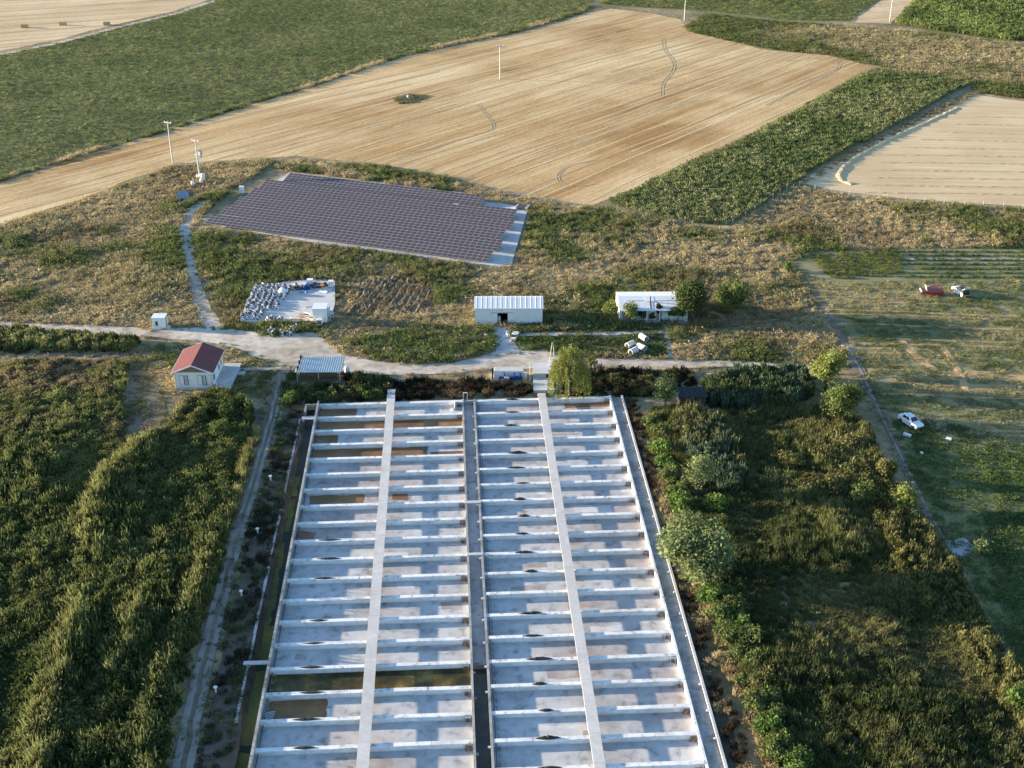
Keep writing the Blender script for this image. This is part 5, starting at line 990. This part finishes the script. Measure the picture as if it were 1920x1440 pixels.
# ---- left reed thicket
def c_left(x, y, rs):
    a = fbm(x, y, 26, 1); b = fbm(x + 50, y, 7, 2)
    c = mixc(DKGRN, OLIVE, sm(a + .25 * (b - .5), .40, .60)); c = c * (1 - sm(b, .60, .75)[:, None] * .8) + np.array(YEL) * (sm(b, .60, .75)[:, None] * .8)
    l = sm(fbm(x - 30, y + 90, 30, 4), .56, .66)[:, None] * .8; c = (c * (1 - l) + np.array(LUSH) * l) * np.array((.68, .75, .70)); bw = (sm(y, 150, 168) * sm(-x, 46, 56))[:, None] * .75; c = c * (1 - bw) + mixc(BRN, OLIVE, sm(b, .4, .6)) * bw; d, s = ridge_d(x, y); k = (np.exp(-(d / 1.5) ** 2) * (1.8 * fbm(x, y, 11, 6) - .5).clip(0, .45))[:, None]
    return c * (1 - k) + np.array(YEL) * k  # yellow near the ridges: sunlight on their edges put into the colour
RIDGES = [PP(l) for l in ([(330, 775), (250, 840), (188, 898), (160, 1010), (141, 1096), (125, 1211), (83, 1362), (60, 1480)], [(380, 1040), (368, 1090), (340, 1160), (315, 1220), (290, 1275), (262, 1400), (250, 1500)], [(262, 1120), (255, 1158), (225, 1220), (193, 1285)])]
def ridge_d(x, y):
    best = np.full(len(x), 1e9); side = np.zeros(len(x))
    for R in RIDGES:
        for (ax, ay), (bx_, by_) in zip(R, R[1:]):
            dx, dy = bx_ - ax, by_ - ay; L2 = dx * dx + dy * dy; t = np.clip(((x - ax) * dx + (y - ay) * dy) / L2, 0, 1); px_, py_ = ax + t * dx, ay + t * dy
            d = np.hypot(x - px_, y - py_); m = d < best; best = np.where(m, d, best); side = np.where(m, x - px_, side)
    return best, side
def h_left(x, y, rs):
    u, w = toB(x, y); r = 1 - np.abs(2 * fbm(u * 1.6 + 11, w * .55, 17, 3) - 1) * 1.6
    lowz = 1 - .55 * sm(y, 150, 168) * sm(-x, 46, 56); d, s = ridge_d(x, y); e = (.9 * np.exp(-(d / 1.6) ** 2) + np.where(s > 0, .7 * np.exp(-d / 7), -.35 * np.exp(-d / 5))) * (2.4 * fbm(x, y, 11, 6) - .45).clip(0, 1.3)
    return (.45 + 1.25 * sm(r, .25, 1.0) + .8 * (fbm(x, y, 4, 5) - .5) + e).clip(.3, 3.2) * lowz
P_RL = [(-280, 680), (0, 676), (120, 672), (236, 674), (228, 760), (232, 812), (262, 825), (320, 800), (345, 752), (400, 735), (455, 745), (470, 780), (455, 850), (432, 960), (405, 1050), (368, 1170), (335, 1280), (305, 1400), (290, 1720), (-280, 1720)]
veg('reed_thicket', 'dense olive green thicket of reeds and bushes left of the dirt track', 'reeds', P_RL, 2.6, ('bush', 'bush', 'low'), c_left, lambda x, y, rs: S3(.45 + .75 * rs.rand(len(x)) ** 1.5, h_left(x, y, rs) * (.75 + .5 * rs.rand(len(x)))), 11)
veg('reed_thicket', 'tall thin reeds standing up through the thicket left of the track', 'reeds', P_RL, .6, ('reed',), lambda x, y, rs: c_left(x, y, rs) * 1.25, lambda x, y, rs: S3(.8 + .5 * rs.rand(len(x)), h_left(x, y, rs) * (.9 + .5 * rs.rand(len(x))) + .3), 12)
# sunlit reed fringe along the track
veg('reed_fringe', 'yellowish reed fringe along the edge of the dirt track', 'reeds', [(478, 800), (490, 806), (470, 870), (446, 960), (432, 1000), (412, 1060), (392, 1120), (370, 1190), (345, 1280), (318, 1390), (292, 1510), (282, 1510), (308, 1390), (336, 1278), (361, 1185), (384, 1112), (404, 1050), (424, 985), (436, 940), (456, 860)], 1.2, ('reed', 'tuft'),
    lambda x, y, rs: mixc(np.array(OLIVE) * .75, YEL, sm(fbm(x, y, 9, 3), .45, .65)), lambda x, y, rs: S3(.6 + .4 * rs.rand(len(x)), 1.0 + 1.3 * rs.rand(len(x))), 13)
veg('short_grass', 'thin worn grass on the bare patch left of the house', 'grass', [(228, 685), (275, 678), (310, 730), (318, 780), (290, 806), (245, 818), (226, 780)], 1.3, ('tuft', 'low'), lambda x, y, rs: mixc(BRN, GRN, sm(fbm(x, y, 4, 2), .4, .6)), lambda x, y, rs: S3(.4 + .3 * rs.rand(len(x)), .15 + .3 * rs.rand(len(x))), 14)
# ---- rough grass: upper left slope, and the whole middle
def c_scrub(x, y, rs):
    a = fbm(x, y, 22, 2) + .26 * (fbm(x, y, 5, 6) - .5) - .07 * sm(y, 212, 232) * sm(x, -20, 5)
    c = mixc(STR, GRN, sm(a, .44, .58)); br = sm(fbm(x + 80, y - 20, 14, 5), .55, .68)[:, None] * .6; c = c * (1 - br) + np.array(BRN) * br
    return c * np.where(rs.rand(len(x)) < .10, 1.2, 1.0)[:, None]
h_scrub = lambda x, y, rs: (.25 + .9 * fbm(x, y, 8, 1) * rs.rand(len(x)) + .5 * sm(fbm(x, y, 22, 2), .5, .6)).clip(.25, 1.6)
P_UL = [(-280, 455), (0, 421), (120, 383), (250, 338), (328, 309), (470, 299), (520, 300), (500, 316), (440, 350), (380, 400), (355, 440), (370, 520), (400, 612), (0, 597), (-280, 593)]
veg('rough_grass', 'rough dry and green grass on the slope below the long stubble field', 'grass', P_UL, 1.25, ('tuft', 'low'), lambda x, y, rs: mixc(c_scrub(x, y, rs), np.array(STR) * np.ones((len(x), 1)), sm(fbm(x + 9, y, 18, 7), .45, .6) * .7), lambda x, y, rs: S3(.8 + .6 * rs.rand(len(x)), h_scrub(x, y, rs) * 1.15), 21)
P_MID = [(345, 420), (385, 425), (560, 452), (925, 503), (975, 490), (1000, 392), (885, 366), (760, 335), (520, 312), (560, 296), (700, 308), (840, 335), (960, 365), (1075, 388), (1140, 392), (1220, 412), (1300, 428), (1372, 432), (1430, 395), (1490, 352), (1560, 366), (1700, 383), (1920, 399), (2150, 405), (2150, 466), (1700, 470), (1515, 476), (1490, 500), (1540, 590), (1590, 690), (1520, 692), (1400, 680), (1140, 672), (1030, 660), (930, 655), (850, 680), (780, 682), (700, 675), (640, 660), (600, 624), (520, 626), (425, 612), (380, 520)]
CLOD = PP([(650, 520), (770, 516), (815, 540), (815, 590), (645, 592)]); LAWN = PP([(966, 620), (1250, 616), (1256, 672), (1030, 662), (970, 655)])
def keep_mid(x, y, rs): return (rs.rand(len(x)) < .35 + .9 * fbm(x, y, 6, 4)) & ~inpoly(x, y, CLOD) & ~inpoly(x, y, LAWN)
veg('rough_grass', 'patchy dry and green scrub around the buildings and the solar field', 'grass', P_MID, 2.0, ('tuft', 'low'), c_scrub, lambda x, y, rs: S3(.45 + 1.0 * rs.rand(len(x)) ** 2.2, h_scrub(x, y, rs) * (.7 + .7 * rs.rand(len(x)) ** 2)), 22, keep_mid)
def lushz(seed, name, label, px, dens=1.6, h=.7, c=(DKGRN, LUSH), kinds=('low', 'tuft')):
    veg(name, label, 'grass', px, dens, kinds, lambda x, y, rs: mixc(c[0], c[1], sm(fbm(x, y, 7, 2), .38, .6)), lambda x, y, rs: S3(.8 + .4 * rs.rand(len(x)), h * (.6 + .8 * rs.rand(len(x)))), seed)
lushz(31, 'green_grass', 'lush green grass lawn around the concrete pipes', [(968, 633), (1100, 631), (1246, 628), (1250, 670), (1140, 671), (1060, 668), (1030, 656), (985, 655)], 1.6, .4)
lushz(32, 'green_grass', 'dark green grass between the white shed and the long white building', [(1018, 560), (1100, 540), (1160, 545), (1165, 606), (1240, 608), (1240, 622), (970, 624), (960, 612), (1018, 608)], 1.6, .45)
lushz(33, 'green_weeds', 'green weeds on both sides of the gravel road below the shed', [(640, 640), (720, 625), (800, 610), (890, 612), (925, 612), (930, 655), (850, 678), (780, 680), (700, 672)], 1.1, .9, (GRN, LUSH))
lushz(34, 'green_weeds', 'green strip of weeds behind the scrap yard slab', [(370, 470), (450, 470), (560, 480), (560, 515), (450, 525), (385, 520)], 1.2, .8, (DKGRN, GRN))
lushz(36, 'hedge_grass', 'dark hedge of tall grass along the back of the solar tables', [(520, 305), (640, 318), (760, 338), (850, 352), (850, 362), (760, 350), (640, 330), (515, 314)], 1.0, .9, (GRN, STR), ('low', 'tuft'))
lushz(37, 'hedge_grass', 'dark weeds at the edge of the solar slab', [(990, 395), (1010, 388), (1045, 394), (1035, 420), (1000, 440)], 1.1, .9, (DKGRN, OLIVE), ('low', 'tuft'))
# around the house and along the road
lushz(41, 'short_grass', 'short dry grass around the red roofed house', [(240, 640), (330, 640), (440, 655), (530, 685), (540, 700), (520, 740), (460, 740), (340, 740), (240, 680)], 1.0, .35, (GRN, STR), ('tuft', 'low'))
veg('reed_strip', 'green and yellow reed strip between gravel road and narrow path', 'reeds', [(-280, 611), (0, 614), (150, 626), (260, 636), (262, 654), (120, 655), (-280, 657)], 1.5, ('reed', 'bush'), lambda x, y, rs: mixc(DKGRN, YEL, sm(fbm(x + 33, y, 12, 2), .42, .58)), lambda x, y, rs: S3(.8 + .3 * rs.rand(len(x)), 1.0 + 1.0 * rs.rand(len(x))), 42)
veg('burnt_reeds', 'blackened dead reeds in the hollow behind the basin head wall', 'reeds', [(560, 706), (640, 702), (745, 712), (880, 712), (995, 716), (1000, 742), (890, 746), (600, 752), (545, 748)], 1.9, ('reed', 'tuft'), lambda x, y, rs: mixc((.030, .026, .020), BRN, sm(fbm(x, y, 5, 2), .5, .72)), lambda x, y, rs: S3(.7 + .3 * rs.rand(len(x)), .5 + .7 * rs.rand(len(x))), 43)
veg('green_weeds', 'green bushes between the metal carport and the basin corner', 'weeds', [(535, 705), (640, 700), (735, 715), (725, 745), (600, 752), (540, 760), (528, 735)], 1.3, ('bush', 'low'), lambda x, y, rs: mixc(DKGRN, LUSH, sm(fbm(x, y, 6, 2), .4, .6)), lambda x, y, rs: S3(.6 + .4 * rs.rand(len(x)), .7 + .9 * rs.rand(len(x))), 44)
veg('dark_scrub', 'dark brown scrub between the road and the basin at the willow', 'weeds', [(1050, 695), (1190, 698), (1290, 698), (1300, 720), (1240, 745), (1170, 748), (1060, 745)], 1.5, ('reed', 'bush', 'tuft'), lambda x, y, rs: mixc((.05, .045, .028), OLIVE, sm(fbm(x, y, 6, 2), .42, .66)), lambda x, y, rs: S3(.6 + .4 * rs.rand(len(x)), .6 + .9 * rs.rand(len(x))), 45)
veg('bank_weeds', 'low dark weeds on the bank between track and ditch', 'weeds', [(540, 760), (566, 770), (545, 870), (520, 980), (492, 1120), (465, 1250), (440, 1380), (420, 1500), (350, 1500), (380, 1350), (410, 1220), (440, 1090), (470, 970), (500, 870), (520, 800)], 1.5, ('low', 'tuft'), lambda x, y, rs: mixc((.05, .045, .03), DKGRN, sm(fbm(x, y, 4, 2), .4, .6)), lambda x, y, rs: S3(.5 + .3 * rs.rand(len(x)), .3 + .45 * rs.rand(len(x))), 46)
veg('dead_reeds', 'dead brown reeds lying along the outer basin wall', 'reeds', [(1160, 748), (1195, 752), (1235, 930), (1268, 1040), (1310, 1150), (1360, 1300), (1430, 1500), (1385, 1500), (1330, 1300), (1290, 1160), (1240, 990), (1195, 850)], 2.0, ('tuft', 'reed'), lambda x, y, rs: mixc((.06, .045, .03), STR, sm(fbm(x, y, 3, 2), .52, .7)), lambda x, y, rs: S3(.5 + .3 * rs.rand(len(x)), .3 + .6 * rs.rand(len(x))), 47)
veg('straw_fringe', 'bright straw coloured grass fringe beside the outer basin wall', 'grass', [(1205, 770), (1222, 775), (1255, 930), (1300, 1060), (1345, 1160), (1400, 1300), (1470, 1480), (1440, 1500), (1375, 1310), (1318, 1170), (1280, 1080), (1240, 970)], 1.6, ('tuft',), lambda x, y, rs: mixc(BRN, STR, sm(fbm(x, y, 3, 2), .35, .55)), lambda x, y, rs: S3(.6 + .4 * rs.rand(len(x)), .5 + .6 * rs.rand(len(x))), 48)
# ---- right reed bed
def c_right(x, y, rs):
    a = fbm(x, y, 16, 3); b = fbm(x, y, 5, 1); c = mixc((.082, .098, .040), (.165, .162, .07), sm(a + .3 * (b - .5), .40, .60)); l = sm(fbm(x + 70, y, 12, 6), .58, .68)[:, None] * .6
    return (c * (1 - l) + np.array(OLIVE) * l) * 1.1
P_RR = [(1222, 770), (1300, 760), (1340, 780), (1480, 770), (1560, 770), (1620, 830), (1660, 900), (1690, 960), (1740, 1040), (1800, 1120), (1860, 1220), (1920, 1320), (2010, 1460), (2040, 1720), (1500, 1720), (1420, 1340), (1352, 1180), (1300, 1080), (1252, 930)]
veg('reed_bed', 'brown and olive reed bed right of the basin', 'reeds', P_RR, 4.0, ('tuft', 'reed', 'tuft'), c_right, lambda x, y, rs: S3(.5 + .4 * rs.rand(len(x)), (.5 + 1.5 * sm(fbm(x, y, 8, 4), .3, .7)) * (.65 + .6 * rs.rand(len(x)))), 51)
veg('reed_rim', 'tall yellow green reeds along the right rim of the reed bed', 'reeds', [(1560, 770), (1620, 800), (1650, 870), (1690, 930), (1745, 1010), (1800, 1095), (1860, 1195), (1925, 1300), (2010, 1440), (1960, 1470), (1870, 1330), (1790, 1200), (1700, 1130), (1650, 1010), (1600, 930), (1540, 830)], 2.2, ('reed', 'bush'), lambda x, y, rs: mixc(np.array(OLIVE) * .8, np.array(YEL) * .9, sm(fbm(x, y, 9, 4), .42, .66)), lambda x, y, rs: S3(.5 + .5 * rs.rand(len(x)), .9 + 1.5 * rs.rand(len(x)) * fbm(x, y, 8, 2) * 1.6), 52)
veg('cane_thicket', 'tall blue green cane thicket beside the gravel road end', 'reeds', [(1320, 728), (1400, 712), (1480, 705), (1512, 712), (1515, 748), (1490, 775), (1400, 775), (1340, 768), (1310, 750)], 2.2, ('reed', 'bush'), lambda x, y, rs: mixc(DKGRN, BLUEG, sm(fbm(x, y, 5, 2), .35, .6)), lambda x, y, rs: S3(.8 + .4 * rs.rand(len(x)), 1.8 + 1.3 * rs.rand(len(x))), 53)
veg('cane_thicket', 'pale green cane thicket inside the hedge right of the basin', 'reeds', [(1262, 790), (1300, 775), (1350, 810), (1385, 870), (1390, 920), (1350, 935), (1300, 880), (1265, 830)], 2.2, ('reed', 'bush'), lambda x, y, rs: mixc(BLUEG, (.16, .16, .075), sm(fbm(x, y, 5, 2), .38, .58)), lambda x, y, rs: S3(.7 + .4 * rs.rand(len(x)), 1.6 + 1.3 * rs.rand(len(x))), 54)
# ---- gardens on the right
veg('garden_grass', 'mown brownish green rows in the garden field with the parked cars', 'grass', [(1490, 510), (1560, 535), (1750, 530), (2150, 530), (2150, 880), (1720, 790), (1640, 770), (1600, 650)], .9, ('low', 'tuft'), lambda x, y, rs: mixc((.18, .20, .08), (.38, .33, .17), sm(fbm(x * .25, y, 4, 2) + .4 * (fbm(x, y, 30, 5) - .5), .42, .62)), lambda x, y, rs: S3(.7 + .5 * rs.rand(len(x)), .15 + .22 * rs.rand(len(x))), 61)
veg('garden_grass', 'dark green low growth beside the dirt track at the garden', 'grass', [(1670, 800), (1720, 790), (2150, 885), (2150, 1460), (1915, 1290), (1830, 1130), (1760, 1000), (1700, 870)], 1.0, ('low',), lambda x, y, rs: mixc((.07, .10, .04), (.12, .16, .055), sm(fbm(x, y, 12, 2), .4, .6)), lambda x, y, rs: S3(.7 + .5 * rs.rand(len(x)), .15 + .25 * rs.rand(len(x))), 62)
def rowcrop(name, label, px, ang, sp, step, kinds, c0, c1, w, h, seed, fan=None, keep=1.0):
    po = PP(px); X = []; Y = []; rs = np.random.RandomState(seed)
    for a, b, d in scan(po, ang, sp, seed, .06, 0, fan):
        L = float(np.linalg.norm(b - a)); n = max(1, int(L / step)); t = (np.arange(n) + rs.rand(n) * .6) / n
        X.append(a[0] + (b[0] - a[0]) * t + rs.randn(n) * .08); Y.append(a[1] + (b[1] - a[1]) * t + rs.randn(n) * .08)
    x = np.concatenate(X); y = np.concatenate(Y); k = inview(x, y) & clear(x, y) & (rs.rand(len(x)) < keep); x, y = x[k], y[k]
    c = jit(mixc(c0, c1, sm(fbm(x, y, 14, 3) + .3 * (fbm(x, y, 3, 5) - .5), .38, .62)), rs, .2)
    scatter(name, label, 'crop', x, y, c, S3(w * (.8 + .5 * rs.rand(len(x))), h * (.7 + .6 * rs.rand(len(x)))), [p for kk in kinds for p in PR[kk]], None, seed, .15)
rowcrop('crop_rows', 'dark green leafy crop strip between the two stubble fields', [(1142, 382), (1250, 330), (1400, 263), (1640, 135), (1740, 146), (1822, 163), (1700, 228), (1560, 305), (1480, 352), (1420, 395), (1372, 425), (1300, 420), (1220, 404)], math.radians(53), 1.15, .95, ('crop',), (.13, .16, .064), (.215, .23, .105), .65, 1.1, 71)
rowcrop('crop_rows', 'wide green crop field along the top of the long stubble field', [(-280, 134), (0, 99), (100, 80), (230, 47), (330, 24), (400, 2), (480, -40), (1150, -40), (1110, 5), (1085, 18), (1040, 36), (960, 56), (870, 72), (760, 96), (600, 148), (480, 181), (320, 233), (150, 279), (0, 326), (-280, 357)], math.radians(40), 1.6, 1.35, ('low', 'crop'), (.155, .18, .07), (.225, .235, .10), .8, .42, 72)
rowcrop('crop_rows', 'green crop field behind the far grass bank', [(1128, 9), (1180, -40), (1700, -40), (1655, 0), (1592, 42), (1480, 40), (1330, 22)], math.radians(48), 2.0, 1.7, ('low', 'crop'), (.155, .18, .065), (.23, .235, .09), 1.15, .5, 73)
rowcrop('crop_rows', 'tall dark maize block at the far end of the bare strip', [(1726, 0), (1760, -40), (2150, -40), (2150, 92), (1900, 82), (1760, 63), (1682, 49)], math.radians(48), 1.5, 1.1, ('crop',), (.11, .145, .052), (.20, .24, .08), .9, 1.6, 74)
rowcrop('vegetable_rows', 'bright green vegetable rows at the top of the garden field', [(1520, 482), (1690, 472), (1690, 520), (1560, 528)], math.radians(-2), 1.3, .8, ('low', 'crop'), (.06, .09, .02), (.15, .16, .035), .55, .5, 75)
rowcrop('vegetable_rows', 'green vegetable rows with bare lanes behind the parked cars', [(1690, 472), (2150, 466), (2150, 536), (1690, 530)], math.radians(-1), 2.2, .7, ('low', 'crop'), (.06, .10, .03), (.10, .145, .04), .5, .5, 76, None, .85)
rowcrop('vegetable_rows', 'fresh green vegetable plot by the right hand dirt track', [(1835, 850), (2150, 830), (2150, 960), (1900, 945), (1850, 905)], math.radians(-12), 1.2, .7, ('low', 'crop'), (.09, .15, .04), (.13, .21, .055), .42, .32, 77)
rowcrop('vegetable_rows', 'dark curved vegetable rows near the puddle', [(1840, 960), (2150, 990), (2010, 1400), (1905, 1240), (1862, 1120), (1850, 1040)], math.radians(97), 1.0, .7, ('low',), (.045, .085, .03), (.065, .115, .035), .5, .35, 78, math.radians(80))
rowcrop('dry_clods', 'dry straw coloured rows of turned ground beside the scrap yard', [(655, 518), (770, 516), (815, 540), (815, 585), (730, 592), (645, 590)], math.radians(78), 1.5, .55, ('tuft', 'low'), BRN, (.50, .39, .22), .6, .55, 79, None, .8)
# grass banks at the top right
veg('bank_grass', 'dry yellow grass bank beyond the dark crop strip', 'grass', [(1290, 52), (1330, 28), (1480, 46), (1600, 52), (1760, 68), (1900, 88), (2150, 100), (2150, 190), (1920, 190), (1835, 178), (1825, 160), (1740, 143), (1640, 126), (1560, 106), (1430, 92), (1300, 62)], .55, ('tuft', 'low'), lambda x, y, rs: mixc(GRN, STR, sm(fbm(x, y, 26, 2) + (x - 125) * .0035, .46, .66) * .8), lambda x, y, rs: S3(1.2 + .8 * rs.rand(len(x)), .45 + .6 * rs.rand(len(x))), 81)
veg('bank_grass', 'dry grass between the crop strip and the windrow field', 'grass', [(1500, 342), (1600, 286), (1720, 230), (1826, 174), (1840, 178), (1720, 238), (1600, 296), (1510, 350)], .6, ('tuft',), lambda x, y, rs: mixc(BRN, STR, rs.rand(len(x))), lambda x, y, rs: S3(.9 + .5 * rs.rand(len(x)), .3 + .4 * rs.rand(len(x))), 82)
veg('bank_grass', 'thin ditch grass along the lower edge of the wide green field', 'grass', [(-200, 348), (0, 329), (150, 283), (320, 237), (480, 185), (600, 151), (760, 99), (870, 75), (960, 58), (1085, 21), (1110, 8), (1112, 16), (1090, 27), (960, 64), (870, 81), (760, 105), (600, 157), (480, 191), (320, 242), (150, 289), (0, 336), (-200, 356)], .9, ('tuft', 'low'), lambda x, y, rs: mixc(GRN, STR, sm(fbm(x, y, 12, 2), .45, .6)), lambda x, y, rs: S3(.9 + .5 * rs.rand(len(x)), .5 + .5 * rs.rand(len(x))), 83)

# weeds creeping over the edges of the roads, paths and slabs
X = []; Y = []; rs = np.random.RandomState(5)
for q in EXCL[:14]:
    if q is BAS_X: continue
    for (ax, ay), (bx_, by_) in zip(q, q[1:] + q[:1]):
        n = rs.poisson(math.dist((ax, ay), (bx_, by_)) * 1.1)
        for k in range(n): t = rs.rand(); X.append(ax + (bx_ - ax) * t + rs.randn() * .38); Y.append(ay + (by_ - ay) * t + rs.randn() * .38)
x = np.array(X); y = np.array(Y); k = inview(x, y) & ~inpoly(x, y, BAS_X); x, y = x[k], y[k]
scatter('verge_weeds', 'small weeds creeping over the edges of roads and paths', 'weeds', x, y, jit(c_scrub(x, y, rs) * .9, rs), S3(.25 + .35 * rs.rand(len(x)), .12 + .3 * rs.rand(len(x))), PR['tuft'] + PR['low'], np.full(len(x), .05), 5)

veg('rough_grass', 'dark scrub patch around the white marker in the stubble field', 'grass', [(738, 182), (770, 175), (806, 178), (795, 190), (752, 195)], 1.0, ('tuft', 'low'), lambda x, y, rs: mixc(GRN, BRN, rs.rand(len(x))), lambda x, y, rs: S3(.6 + .4 * rs.rand(len(x)), .25 + .35 * rs.rand(len(x))), 84)
tag(ridges(scan(PP([(655, 520), (770, 518), (812, 542), (812, 584), (730, 590), (650, 588)]), math.radians(78), 1.5, 79, .06), 1.1, .38, .9, .4, .0, 15, .12).build('turned_furrow', 'bare_soil'), 'ragged earth furrows of the turned patch beside the scrap yard', 'furrow', kind='stuff')
